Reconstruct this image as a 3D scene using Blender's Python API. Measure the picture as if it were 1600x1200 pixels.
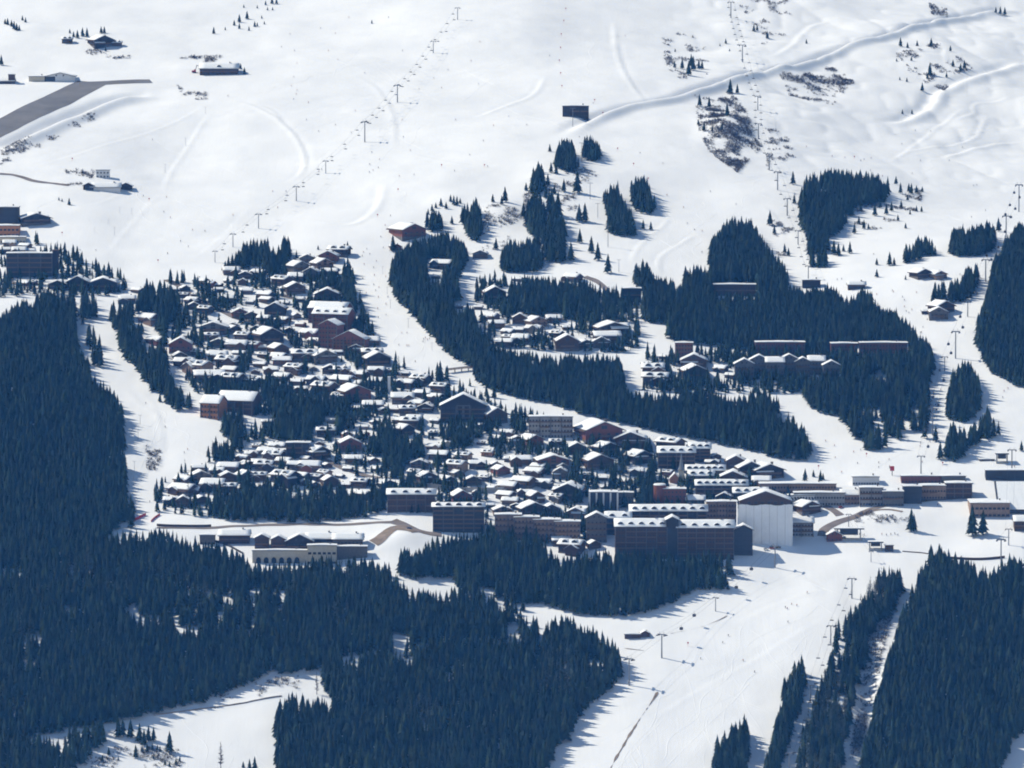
import bpy, bmesh, math, random
import numpy as np
from mathutils import Vector, Matrix

# ------------------------------------------------------------------ scene, camera, sky, sun
for _o in list(bpy.data.objects):
    bpy.data.objects.remove(_o)
S = bpy.context.scene
COL = S.collection
FPX = 9091.0                      # focal length in photo pixels (photo is 1600 x 1200)
PITCH = math.radians(5.0)
cam = bpy.data.cameras.new('camera'); camo = bpy.data.objects.new('camera', cam); COL.objects.link(camo)
cam.sensor_width = 36.0; cam.lens = 36.0 * FPX / 1600.0
cam.clip_start = 10.0; cam.clip_end = 20000.0
camo.location = (0, 0, 0); camo.rotation_euler = (math.radians(90) - PITCH, 0, 0)
S.camera = camo

SUN_EL = math.radians(44.0)
SUN_AZ = math.radians(-70.0)      # measured from +y (away from the camera) towards +x
sdir = Vector((math.sin(SUN_AZ) * math.cos(SUN_EL), math.cos(SUN_AZ) * math.cos(SUN_EL), math.sin(SUN_EL)))
w = bpy.data.worlds.new('World'); S.world = w; w.use_nodes = True
wn = w.node_tree; wn.nodes.clear()
sky = wn.nodes.new('ShaderNodeTexSky'); sky.sky_type = 'NISHITA'; sky.sun_disc = False
sky.sun_elevation = SUN_EL; sky.sun_rotation = SUN_AZ; sky.altitude = 1900.0
sky.air_density = 1.0; sky.dust_density = 0.6; sky.ozone_density = 1.0
bg = wn.nodes.new('ShaderNodeBackground'); bg.inputs['Strength'].default_value = 0.10
wo = wn.nodes.new('ShaderNodeOutputWorld')
wn.links.new(sky.outputs[0], bg.inputs[0]); wn.links.new(bg.outputs[0], wo.inputs[0])
sl = bpy.data.lights.new('sun', 'SUN'); sl.energy = 4.0; sl.angle = math.radians(0.5); sl.color = (1.0, 0.95, 0.85)
so = bpy.data.objects.new('sun', sl); COL.objects.link(so)
so.rotation_euler = sdir.to_track_quat('Z', 'Y').to_euler()
S.view_settings.view_transform = 'Standard'; S.view_settings.look = 'None'
S.view_settings.gamma = 1.0; S.view_settings.exposure = 0.14; S.view_settings.use_curve_mapping = False
S.cycles.max_bounces = 5; S.cycles.diffuse_bounces = 3; S.cycles.glossy_bounces = 1
S.cycles.transmission_bounces = 1; S.cycles.volume_bounces = 1
S.cycles.caustics_reflective = False; S.cycles.caustics_refractive = False
S.cycles.use_denoising = True; S.cycles.filter_width = 1.9

R = random.Random(7)
RN = np.random.RandomState(11)

# ------------------------------------------------------------------ materials
MATS = {}
def mat(name, col, rough=0.8, var=0.12, scale=0.6, bump=0.0, spec=0.2, detail=3.0, attr=None):
    if name in MATS: return MATS[name]
    m = bpy.data.materials.new(name); m.use_nodes = True
    nt = m.node_tree; b = nt.nodes['Principled BSDF']
    b.inputs['Roughness'].default_value = rough
    b.inputs['Specular IOR Level'].default_value = spec
    tc = nt.nodes.new('ShaderNodeTexCoord')
    no = nt.nodes.new('ShaderNodeTexNoise'); no.inputs['Scale'].default_value = scale; no.inputs['Detail'].default_value = detail
    nt.links.new(tc.outputs['Object'], no.inputs['Vector'])
    rp = nt.nodes.new('ShaderNodeValToRGB')
    c0 = [max(0, c * (1 - var)) for c in col]; c1 = [min(1, c * (1 + var)) for c in col]
    rp.color_ramp.elements[0].position = 0.3; rp.color_ramp.elements[1].position = 0.7
    rp.color_ramp.elements[0].color = (*c0, 1); rp.color_ramp.elements[1].color = (*c1, 1)
    nt.links.new(no.outputs['Fac'], rp.inputs['Fac'])
    out = rp.outputs['Color']
    if attr:
        at = nt.nodes.new('ShaderNodeAttribute'); at.attribute_name = attr
        mx = nt.nodes.new('ShaderNodeMix'); mx.data_type = 'RGBA'; mx.blend_type = 'MULTIPLY'; mx.inputs['Factor'].default_value = 1.0
        nt.links.new(out, mx.inputs['A']); nt.links.new(at.outputs['Color'], mx.inputs['B'])
        out = mx.outputs['Result']
    nt.links.new(out, b.inputs['Base Color'])
    if bump:
        bp = nt.nodes.new('ShaderNodeBump'); bp.inputs['Strength'].default_value = bump; bp.inputs['Distance'].default_value = 0.3
        nt.links.new(no.outputs['Fac'], bp.inputs['Height']); nt.links.new(bp.outputs['Normal'], b.inputs['Normal'])
    MATS[name] = m
    return m

def mat_snow_ground():
    m = bpy.data.materials.new('snow_ground'); m.use_nodes = True
    nt = m.node_tree; b = nt.nodes['Principled BSDF']; L = nt.links
    b.inputs['Roughness'].default_value = 0.75; b.inputs['Specular IOR Level'].default_value = 0.15
    tc = nt.nodes.new('ShaderNodeTexCoord')
    n1 = nt.nodes.new('ShaderNodeTexNoise'); n1.inputs['Scale'].default_value = 0.02; n1.inputs['Detail'].default_value = 5
    n2 = nt.nodes.new('ShaderNodeTexNoise'); n2.inputs['Scale'].default_value = 0.16; n2.inputs['Detail'].default_value = 6
    mp = nt.nodes.new('ShaderNodeMapping'); mp.inputs['Scale'].default_value = (0.28, 0.03, 0.03); mp.inputs['Rotation'].default_value = (0, 0, 0.35)
    n3 = nt.nodes.new('ShaderNodeTexNoise'); n3.inputs['Scale'].default_value = 1.0; n3.inputs['Detail'].default_value = 4; n3.inputs['Distortion'].default_value = 0.6
    L.new(tc.outputs['Object'], n1.inputs['Vector']); L.new(tc.outputs['Object'], n2.inputs['Vector'])
    L.new(tc.outputs['Object'], mp.inputs['Vector']); L.new(mp.outputs[0], n3.inputs['Vector'])
    rp = nt.nodes.new('ShaderNodeValToRGB')
    rp.color_ramp.elements[0].position = 0.25; rp.color_ramp.elements[1].position = 0.75
    rp.color_ramp.elements[0].color = (0.795, 0.815, 0.822, 1); rp.color_ramp.elements[1].color = (0.885, 0.897, 0.890, 1)
    L.new(n1.outputs['Fac'], rp.inputs['Fac']); L.new(rp.outputs['Color'], b.inputs['Base Color'])
    ad = nt.nodes.new('ShaderNodeMath'); ad.operation = 'ADD'; L.new(n2.outputs['Fac'], ad.inputs[0]); L.new(n3.outputs['Fac'], ad.inputs[1])
    bp = nt.nodes.new('ShaderNodeBump'); bp.inputs['Strength'].default_value = 0.17; bp.inputs['Distance'].default_value = 0.7
    L.new(ad.outputs[0], bp.inputs['Height']); L.new(bp.outputs['Normal'], b.inputs['Normal'])
    return m
M_GROUND = mat_snow_ground()
M_SNOW = mat('roof_snow', (0.84, 0.865, 0.87), 0.7, 0.03, 0.5, 0.15)
M_NEEDLE = mat('spruce_needles', (0.020, 0.036, 0.021), 0.9, 0.5, 0.12, 0, 0.1, attr='tint')
M_NEEDLE1 = mat('spruce_needles_single', (0.019, 0.034, 0.020), 0.9, 0.4, 0.3, 0, 0.1)
M_TWIG = mat('bare_twigs', (0.085, 0.07, 0.064), 0.9, 0.3, 0.3, 0, 0.1)
M_BARK = mat('bark', (0.07, 0.05, 0.04), 0.9, 0.3, 2.0)
M_ASPH = mat('asphalt', (0.17, 0.165, 0.16), 0.9, 0.18, 0.05, 0)
M_ROAD = mat('wet_gritted_road', (0.20, 0.17, 0.15), 0.9, 0.25, 0.08, 0)
M_EARTH = mat('bare_earth', (0.24, 0.19, 0.145), 0.95, 0.35, 0.12, 0.6)
M_STEEL = mat('galvanised_steel', (0.20, 0.21, 0.23), 0.5, 0.1, 1.0)
M_DARKSTEEL = mat('dark_steel', (0.05, 0.052, 0.058), 0.5, 0.1, 1.0)
M_GLASS = mat('window_glass', (0.02, 0.026, 0.034), 0.35, 0.3, 0.2, 0, 0.25)
M_FRAME = mat('pale_window_frame', (0.11, 0.10, 0.092), 0.7, 0.1)
M_RAIL = mat('balcony_timber', (0.15, 0.095, 0.06), 0.8, 0.2, 1.5)
M_ROOFT = mat('roof_timber', (0.09, 0.06, 0.045), 0.85, 0.2, 1.0)
M_STONE = mat('rubble_stone', (0.135, 0.122, 0.110), 0.9, 0.3, 0.9, 0.4)
M_CONC = mat('concrete', (0.33, 0.325, 0.32), 0.85, 0.12, 0.3)
M_WHITE = mat('white_sheeting', (0.72, 0.74, 0.77), 0.55, 0.04, 0.2)
M_RED = mat('red_paint', (0.45, 0.03, 0.03), 0.5, 0.1)
M_BLUE = mat('blue_sheet', (0.05, 0.16, 0.42), 0.6, 0.1)
WALL = {
    'brown': mat('brown_timber', (0.085, 0.050, 0.030), 0.85, 0.25, 0.8),
    'dark': mat('dark_timber', (0.034, 0.027, 0.024), 0.85, 0.25, 0.8),
    'red': mat('reddish_cladding', (0.185, 0.066, 0.042), 0.8, 0.18, 0.6),
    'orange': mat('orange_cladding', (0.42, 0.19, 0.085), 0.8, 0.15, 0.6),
    'cream': mat('cream_render', (0.52, 0.46, 0.36), 0.85, 0.1, 0.4),
    'grey': mat('grey_render', (0.135, 0.130, 0.124), 0.85, 0.12, 0.4),
    'stone': M_STONE,
    'palegrey': mat('pale_grey_panel', (0.30, 0.285, 0.27), 0.8, 0.15, 0.4),
    'tan': mat('tan_cladding', (0.27, 0.185, 0.135), 0.8, 0.2, 0.5),
    'white': mat('white_render', (0.62, 0.62, 0.63), 0.8, 0.06, 0.4),
    'slate': mat('slate_panel', (0.045, 0.044, 0.045), 0.7, 0.15, 0.5),
}

# ------------------------------------------------------------------ object helpers
def link(o, parent=None):
    COL.objects.link(o)
    if parent is not None: o.parent = parent
    return o
def mesh_np(name, V, F, mats, mi=None, smooth=False):
    """V (n,3) float, F (m,3 or 4) int -> mesh"""
    V = np.asarray(V, np.float32); F = np.asarray(F, np.int32)
    me = bpy.data.meshes.new(name); k = F.shape[1]
    me.vertices.add(len(V)); me.vertices.foreach_set('co', V.ravel())
    me.loops.add(F.size); me.loops.foreach_set('vertex_index', F.ravel())
    me.polygons.add(len(F)); me.polygons.foreach_set('loop_start', np.arange(0, F.size, k, dtype=np.int32))
    me.polygons.foreach_set('loop_total', np.full(len(F), k, np.int32))
    for m in (mats if isinstance(mats, (list, tuple)) else [mats]): me.materials.append(m)
    if mi is not None: me.polygons.foreach_set('material_index', np.asarray(mi, np.int32))
    me.polygons.foreach_set('use_smooth', np.full(len(F), smooth, bool))
    me.update(calc_edges=True)
    return me
class MB:
    """collects boxes, prisms and tubes for ONE mesh"""
    def __init__(s): s.v = []; s.f = []; s.m = []
    def add(s, vs, fs, mi=0):
        n = len(s.v); s.v += [tuple(v) for v in vs]; s.f += [tuple(i + n for i in f) for f in fs]; s.m += [mi] * len(fs); return s
    def box(s, x0, x1, y0, y1, z0, z1, mi=0):
        return s.add([(x0,y0,z0),(x1,y0,z0),(x1,y1,z0),(x0,y1,z0),(x0,y0,z1),(x1,y0,z1),(x1,y1,z1),(x0,y1,z1)],
                     [(0,3,2,1),(4,5,6,7),(0,1,5,4),(1,2,6,5),(2,3,7,6),(3,0,4,7)], mi)
    def prism(s, prof, y0, y1, mi=0, axis='y'):
        n = len(prof)
        P = (lambda a, b, c: (a, c, b)) if axis == 'y' else (lambda a, b, c: (c, -a, b))
        vs = [P(a, b, y0) for a, b in prof] + [P(a, b, y1) for a, b in prof]
        fs = [tuple(range(n)), tuple(range(2 * n - 1, n - 1, -1))] + [(i, i + n, (i + 1) % n + n, (i + 1) % n) for i in range(n)]
        return s.add(vs, fs, mi)
    def tube(s, a, b, r0, r1=None, n=6, mi=0):
        a = Vector(a); b = Vector(b); r1 = r0 if r1 is None else r1
        d = (b - a).normalized(); t = d.orthogonal().normalized(); u = d.cross(t)
        vs = []
        for p, r in ((a, r0), (b, r1)):
            for i in range(n):
                q = 2 * math.pi * i / n; vs.append(p + (t * math.cos(q) + u * math.sin(q)) * r)
        fs = [(i, (i + 1) % n, (i + 1) % n + n, i + n) for i in range(n)] + [tuple(range(n - 1, -1, -1)), tuple(range(n, 2 * n))]
        return s.add(vs, fs, mi)
    def mesh(s, name, mats):
        me = bpy.data.meshes.new(name); me.from_pydata(s.v, [], s.f)
        for m in (mats if isinstance(mats, (list, tuple)) else [mats]): me.materials.append(m)
        me.polygons.foreach_set('material_index', np.array(s.m, np.int32))
        bm = bmesh.new(); bm.from_mesh(me); bmesh.ops.recalc_face_normals(bm, faces=bm.faces); bm.to_mesh(me); bm.free()
        return me
    def build(s, name, mats, parent=None):
        return link(bpy.data.objects.new(name, s.mesh(name, mats)), parent)
def empty(name, loc, rz=0.0, sc=1.0):
    o = bpy.data.objects.new(name, None); COL.objects.link(o); o.empty_display_size = 1
    o.location = loc; o.rotation_euler = (0, 0, rz); o.scale = (sc,) * 3 if not isinstance(sc, (tuple, list)) else sc
    return o
def tag(o, label, cat, group=None):
    o['label'] = label; o['category'] = cat
    if group: o['group'] = group
    return o
def copy_of(o, parent=None):
    c = o.copy(); COL.objects.link(c); c.parent = parent
    return c

# ------------------------------------------------------------------ noise and terrain
def _hash(i, j, s):
    h = (i.astype(np.int64) * 374761393 + j.astype(np.int64) * 668265263 + s * 2147483647) & 0xffffffff
    h = ((h ^ (h >> 13)) * 1274126177) & 0xffffffff
    return ((h ^ (h >> 16)) & 0xffff) / 65535.0 * 2 - 1
def vnoise(x, y, s=0):
    i = np.floor(x); j = np.floor(y); fx = x - i; fy = y - j
    fx = fx * fx * fx * (fx * (fx * 6 - 15) + 10); fy = fy * fy * fy * (fy * (fy * 6 - 15) + 10)
    i = i.astype(np.int64); j = j.astype(np.int64)
    a = _hash(i, j, s); b = _hash(i + 1, j, s); c = _hash(i, j + 1, s); d = _hash(i + 1, j + 1, s)
    return (a * (1 - fx) + b * fx) * (1 - fy) + (c * (1 - fx) + d * fx) * fy
PY = np.array([-900, -300, 0, 600, 1500, 2600, 3400, 4000, 4400, 4800, 5350, 5650, 6500, 7300, 8200], float)
PZ = np.array([40, 5, -12, -210, -600, -880, -900, -815, -680, -527, -379, -307, -138, 25, 190], float)
_yy = np.arange(-1200, 8500, 10.0); _zz = np.interp(_yy, PY, PZ)
_k = np.exp(-0.5 * (np.arange(-18, 19) / 6.0) ** 2); _k /= _k.sum()
_zs = np.convolve(np.pad(_zz, 18, 'edge'), _k, 'valid')
def axis(lo, f0, f1, hi, step, coarse):
    a = np.arange(lo, f0, coarse); b = np.arange(f0, f1, step); c = np.arange(f1, hi + coarse, coarse)
    return np.concatenate([a, b, c])
GX = axis(-2400, -660, 660, 2400, 2.8, 60.0)
GY = axis(-900, 4260, 6720, 8100, 2.8, 60.0)
XX, YY = np.meshgrid(GX, GY)
def base_height(x, y):
    z = np.interp(y, _yy, _zs)
    m = np.clip((y - 3000) / 1200, 0, 1)
    z = z + m * (9.0 * vnoise(x / 240 + 3.1, y / 300 + 1.7, 1) + 2.6 * vnoise(x / 85, y / 105, 2) + 0.55 * vnoise(x / 31, y / 37, 3) + 0.16 * vnoise(x / 11, y / 13, 4))
    t = np.clip((y - 5350) / 500, 0, 1); t = t * t * (3 - 2 * t)
    z = z - t * 0.11 * np.where(x > 0, np.sqrt(x * x + 120.0 ** 2) - 120.0, 0)
    g = np.clip((x - 150) / 80, 0, 1) * np.clip((y - 5750) / 120, 0, 1) * np.clip((6900 - y) / 200, 0, 1)
    z = z + g * 3.0 * (np.abs(vnoise(x / 52 + y / 140, y / 75, 6)) + .5 * np.abs(vnoise(x / 24, y / 34, 7)) - .45)
    return z
HH = base_height(XX, YY)
def H(x, y):
    x = np.asarray(x, float); y = np.asarray(y, float)
    i = np.clip(np.searchsorted(GX, x) - 1, 0, len(GX) - 2); j = np.clip(np.searchsorted(GY, y) - 1, 0, len(GY) - 2)
    fx = (x - GX[i]) / (GX[i + 1] - GX[i]); fy = (y - GY[j]) / (GY[j + 1] - GY[j])
    return (HH[j, i] * (1 - fx) + HH[j, i + 1] * fx) * (1 - fy) + (HH[j + 1, i] * (1 - fx) + HH[j + 1, i + 1] * fx) * fy
CP, SP = math.cos(PITCH), math.sin(PITCH)
_ys = np.arange(4000.0, 7600.0, 4.0)
def ground(u, v):
    """photo pixel -> point on the terrain"""
    u = np.atleast_1d(np.asarray(u, float)); v = np.atleast_1d(np.asarray(v, float))
    a = (u - 800) / FPX; b = (600 - v) / FPX
    dy = CP + b * SP; sx = a / dy; sz = (-SP + b * CP) / dy
    out = np.zeros((len(u), 3))
    for k in range(len(u)):
        xr = _ys * sx[k]; g = H(xr, _ys) - _ys * sz[k]
        idx = np.argmax(g > 0) if (g > 0).any() else len(_ys) - 1
        if idx == 0: y = _ys[0]
        else:
            g0, g1 = g[idx - 1], g[idx]; y = _ys[idx - 1] + 4.0 * (-g0) / (g1 - g0 + 1e-9)
        out[k] = (y * sx[k], y, H(y * sx[k], y))
    return out
def pixel(P):
    P = np.atleast_2d(P); d = P[:, 1] * CP - P[:, 2] * SP; up = P[:, 1] * SP + P[:, 2] * CP
    return 800 + FPX * P[:, 0] / d, 600 - FPX * up / d
def inpoly(u, v, poly):
    u = np.asarray(u); v = np.asarray(v); r = np.zeros(u.shape, bool); n = len(poly)
    for i in range(n):
        x0, y0 = poly[i]; x1, y1 = poly[i - 1]
        if y0 == y1: continue
        c = ((y0 > v) != (y1 > v)) & (u < (x1 - x0) * (v - y0) / (y1 - y0) + x0)
        r ^= c
    return r
def pts(s):
    a = [float(t) for t in s.replace(',', ' ').split()]
    return list(zip(a[0::2], a[1::2]))
def path_world(poly, step=4.0, smooth=True):
    P = ground([p[0] for p in poly], [p[1] for p in poly])[:, :2]
    if smooth and len(P) > 2:
        for _ in range(2):
            Q = [P[0]]
            for a, b in zip(P[:-1], P[1:]): Q += [a * .75 + b * .25, a * .25 + b * .75]
            Q.append(P[-1]); P = np.array(Q)
    d = np.r_[0, np.cumsum(np.hypot(*np.diff(P, axis=0).T))]
    n = max(2, int(d[-1] / step) + 1); t = np.linspace(0, d[-1], n)
    return np.c_[np.interp(t, d, P[:, 0]), np.interp(t, d, P[:, 1])]
def dist_to_path(P, pad):
    """signed distance (positive = uphill / far side) on the grid near the path"""
    i0, i1 = np.searchsorted(GX, [P[:, 0].min() - pad, P[:, 0].max() + pad]); j0, j1 = np.searchsorted(GY, [P[:, 1].min() - pad, P[:, 1].max() + pad])
    sub = (slice(j0, j1), slice(i0, i1)); x = XX[sub]; y = YY[sub]
    best = np.full(x.shape, 1e9); sgn = np.ones(x.shape); along = np.zeros(x.shape); n = len(P) - 1
    for k in range(n):
        a, b = P[k], P[k + 1]; d = b - a; L2 = (d * d).sum() + 1e-9
        t = np.clip(((x - a[0]) * d[0] + (y - a[1]) * d[1]) / L2, 0, 1)
        q = np.hypot(x - a[0] - t * d[0], y - a[1] - t * d[1]); m = q < best
        cr = d[0] * (y - a[1]) - d[1] * (x - a[0])
        if d[0] < 0: cr = -cr
        best[m] = q[m]; sgn[m] = np.sign(cr)[m]; along[m] = ((k + t) / n)[m]
    return sub, best * sgn, along

# terrain features traced as real relief: terraces of cat tracks, banks, berms, gullies
TERRACE = [  # road benches: fill on the valley side, cut on the hill side
    ('880 213 905 195 960 172 1040 160 1100 140 1160 118 1240 107 1310 78 1340 68 1420 45 1470 32 1540 20 1600 10', 5.6, 7.0),
    ('1380 195 1430 182 1455 165 1462 145 1490 132 1520 122 1560 110 1600 98', 2.6, 7.0),
    ('0 235 50 213 100 190 150 168 190 155 240 150', 5.5, 9.0),
]
BERM = [   # low ridges and snow walls
    ('350 158 385 162 420 180 450 205 470 230 478 255 470 275 442 288', 1.7, 4.0),
    ('400 165 425 175 440 195', 1.2, 4.0),
    ('600 285 597 320 570 345 540 355 480 345', 1.5, 7.0),
    ('548 120 580 132 600 155 615 185 616 235', 0.9, 5.0),
    ('745 185 790 165 840 150 852 120', 1.3, 5.0),
    ('960 30 963 90 985 135 1015 165', 1.3, 5.0),
    ('1045 335 1042 350 1010 372 990 395 988 415', 1.0, 2.0),
    ('1090 365 1065 380 1030 400 1028 418 1034 430', 1.2, 2.0),
    ('1390 255 1420 235 1450 215 1470 198 1510 168', 1.2, 3.5),
    ('1400 240 1450 232 1515 225 1530 215 1535 195 1545 178', 1.6, 3.5),
    ('1470 250 1530 232 1600 222', 1.7, 6.0),
    ('1490 190 1510 182 1525 178 1520 165 1530 160 1560 160 1580 150', 1.4, 3.5),
    ('320 165 290 185 240 205 180 222 110 245 55 262', 0.7, 2.5),
    ('330 175 300 220 270 262 255 300', 1.0, 3.0),
    ('1205 90 1240 75 1260 45 1300 30', 1.6, 7.0),
    ('225 612 245 640 255 690 250 720 235 750', 0.7, 3.0),
    ('200 610 215 630 235 640 255 660', 0.6, 3.0),
    ('1300 960 1200 1020 1100 1075 1010 1130', 0.5, 3.5),
    ('1420 950 1300 915 1200 950 1130 985', 0.4, 3.5),
    ('1180 870 1260 905 1290 930', 0.5, 3.0),
    ('225 1122 300 1112 400 1096 465 1080', 1.0, 2.5),
    ('60 300 130 330 200 300', 0.5, 3.0),
    ('255 300 215 340 165 400', 0.5, 2.0),
    ('398 315 350 370 300 410', 0.4, 2.0),
    ('1480 70 1475 95 1490 115', 1.0, 4.0),
    ('1190 320 1215 345 1225 375', 1.0, 4.0),
    ('500 20 560 10 610 15', 0.7, 5.0),
    ('640 240 700 255 760 262', 0.7, 4.0),
]
DOME = [  # (u, v, radius x m, radius y m, height)
    (1140, 205, 26, 55, 11.0), (1175, 215, 18, 50, -4.0), (1262, 140, 38, 36, -6.0), (1232, 115, 20, 20, 3.0), (1440, 95, 45, 50, 4.0), (780, 335, 26, 40, 6.0), (855, 285, 28, 50, 5.0),
    (1385, 812, 34, 22, 4.5), (632, 845, 24, 16, 6.0), (250, 705, 14, 40, -2.0), (1375, 300, 45, 60, 5.0), (700, 318, 25, 30, 4.0),
    (420, 210, 70, 90, 3.0), (1500, 215, 35, 50, 2.5), (1575, 185, 30, 40, -3.0), (90, 40, 40, 60, -3.0), (55, 45, 25, 30, 3.0),
    (620, 75, 45, 60, -2.0), (1110, 30, 60, 80, -2.5), (1250, 215, 50, 60, -2.5), (1430, 880, 60, 30, 1.5), (520, 130, 60, 80, 2.0), (1080, 80, 50, 70, -2.0),
    (1355, 1100, 10, 110, -7.0), (280, 240, 60, 60, -1.5), (760, 60, 60, 100, 1.8),
]
ADD = np.zeros_like(HH)
for s_, A, wd in TERRACE:
    sub, d, al = dist_to_path(path_world(pts(s_), 8.0), 60); e = np.clip(np.minimum(al, 1 - al) * 8, 0, 1)
    ADD[sub] += e * A * (np.exp(-((d + wd) / wd) ** 2) - np.exp(-((d - wd) / wd) ** 2))
for s_, A, wd in BERM:
    A *= .55; wd = max(1.9, wd * .5)
    sub, d, al = dist_to_path(path_world(pts(s_), 8.0), 40); e = np.clip(np.minimum(al, 1 - al) * 6, 0, 1)
    ADD[sub] += e * A * (np.exp(-(d / wd) ** 2) - 0.5 * np.exp(-((d - 2.2 * wd) / wd) ** 2))
for u_, v_, rx, ry, A in DOME:
    g_ = ground(u_, v_)[0]; ADD += A * np.exp(-((XX - g_[0]) / rx) ** 2 - ((YY - g_[1]) / ry) ** 2)
HH += ADD
nx_, ny_ = len(GX), len(GY)
idx_ = np.arange(nx_ * ny_).reshape(ny_, nx_)
F_ = np.stack([idx_[:-1, :-1], idx_[:-1, 1:], idx_[1:, 1:], idx_[1:, :-1]], -1).reshape(-1, 4)
gm = mesh_np('snow_ground', np.stack([XX, YY, HH], -1).reshape(-1, 3), F_, M_GROUND, None, True)
go = link(bpy.data.objects.new('snow_ground', gm)); go['kind'] = 'structure'; go['label'] = 'snow covered mountainside with groomed ski slopes'

def ribbon(name, poly, width, m, lift=0.3, step=3.0, kind='structure', label=None, broken=0.0, nacross=4, wob=1.0):
    P = path_world(pts(poly) if isinstance(poly, str) else poly, step)
    T = np.gradient(P, axis=0); T /= np.linalg.norm(T, axis=1)[:, None] + 1e-9; N = np.c_[-T[:, 1], T[:, 0]]
    n = len(P); wv = width * np.ones(n) * (1 + wob * 0.18 * vnoise(np.arange(n) * .23, np.zeros(n) + width, 9))
    if broken: wv = wv * np.clip(.75 + broken * (vnoise(np.arange(n) * .31, np.zeros(n) + 3.3, 12) + .7 * vnoise(np.arange(n) * .9, np.zeros(n) + 1.1, 13)), .02, 1.6)
    P = P + N * ((wob * 0.5 * vnoise(np.arange(n) * .2, np.zeros(n) + 7.7, 14)) * min(width, 4))[:, None]
    rows = []
    for k in range(nacross + 1):
        q = P + N * (wv * (k / nacross - .5))[:, None]; rows.append(np.c_[q, H(q[:, 0], q[:, 1]) + lift])
    V = np.stack(rows, 1).reshape(-1, 3); id2 = np.arange(n * (nacross + 1)).reshape(n, nacross + 1)
    F = np.stack([id2[:-1, :-1], id2[:-1, 1:], id2[1:, 1:], id2[1:, :-1]], -1).reshape(-1, 4)
    if len(F):  # make it face up
        a, b, c = V[F[0, 0]], V[F[0, 1]], V[F[0, 2]]
        if np.cross(b - a, c - a)[2] < 0: F = F[:, ::-1]
    o = link(bpy.data.objects.new(name, mesh_np(name, V, F, m, None, True)))
    o['kind'] = kind
    if label: o['label'] = label
    return o
for nm, poly, wd, m in [
    ('runway', '-45 223 -20 210 10 195 70 164 146 128.5', 36, M_ASPH), ('apron', '120 131 150 130.5 190 128.5 236 127', 17, M_ASPH),
    ('village_road', '262 437 280 448 300 461 318 472 345 487 375 500 400 505 430 513 447 522 456 536', 7, M_ROAD),
    ('village_road', '430 459 460 467 485 476', 6, M_ROAD), ('village_road', '525 545 550 562 575 577 605 584 640 590 665 590', 6, M_ROAD),
    ('village_road', '472 714 510 719 532 731 560 741 592 748', 6, M_ROAD), ('village_road', '640 756 700 763 760 766 795 763', 8, M_ROAD),
    ('village_road', '915 432 940 444 952 460 954 475 948 490', 6, M_ROAD), ('village_road', '245 824 300 826 400 821 480 819 560 820 612 815', 4, M_ROAD),
    ('village_road', '615 813 638 824 655 831 690 836', 9, M_ROAD),
    ('car_park_road', '1283 838 1287 828 1308 816 1345 805 1378 790 1425 783 1470 779 1512 776', 9, M_ROAD),
    ('car_park_road', '1292 790 1305 800 1312 806', 8, M_ROAD),
    ('access_road', '0 271 30 275 58 285 108 290', 5, M_ROAD), ('access_road', '10 438 30 446 60 452', 6, M_ROAD),
    ('drainage_ditch', '1031 1078 1010 1108 990 1138 968 1175 952 1203', 1.5, M_EARTH), ('drainage_ditch', '1142 960 1100 980 1070 986 1048 990', .6, M_EARTH),
    ('drainage_ditch', '968 1012 990 1015 1006 1017', .5, M_EARTH),
]:
    ribbon(nm, poly, wd, m, wob=0.0 if nm in ('runway', 'apron') else 1.0, broken=1.1 if 'ditch' in nm else 0.0)
ribbon('earth_bank', '582 848 600 838 615 825 632 826 652 832', 12, M_EARTH, 0.4)
ribbon('earth_bank', '1330 808 1355 800 1385 796 1410 800', 4, M_EARTH, 0.3)
# ------------------------------------------------------------------ spruces
def spruce_template(tiers, npt, rnd, ragged=0.3, trunk=True):
    """unit spruce: height 1, crown radius about 1 (scaled separately); returns crown and trunk arrays"""
    V = []; F = []
    for t in range(tiers):
        q = t / (tiers - 1.0); zb = 0.08 + 0.80 * q ** 0.92; r = (1 - q) ** 0.85 * 0.94 + 0.10
        zt = min(1.0, zb + 0.26 * (1 - 0.35 * q)); ph = rnd.random() * 6.28
        if t == tiers - 1: zt = 1.0; r = 0.12
        c = len(V); V.append((rnd.uniform(-.05, .05) * r, rnd.uniform(-.05, .05) * r, zt))
        for k in range(npt):
            a = ph + 6.283 * k / npt; rr = r * (1 - ragged * (k % 2)) * rnd.uniform(0.78, 1.16)
            V.append((rr * math.cos(a), rr * math.sin(a), zb + (0.035 if k % 2 else -0.02) + rnd.uniform(-.02, .02)))
        F += [(c, c + 1 + k, c + 1 + (k + 1) % npt) for k in range(npt)]
    cr = (np.array(V), np.array(F))
    a = np.array([(math.cos(6.283 * k / 4) * rr, math.sin(6.283 * k / 4) * rr, z) for z, rr in ((-.06, .10), (0.5, .05)) for k in range(4)])
    tf = np.array([f for k in range(4) for f in ((k, (k + 1) % 4, (k + 1) % 4 + 4), (k, (k + 1) % 4 + 4, k + 4))])
    return cr, (a, tf)
TPL = [spruce_template(8, 7, random.Random(i), 0.30 + .08 * (i % 4), ) for i in range(6)]
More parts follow.
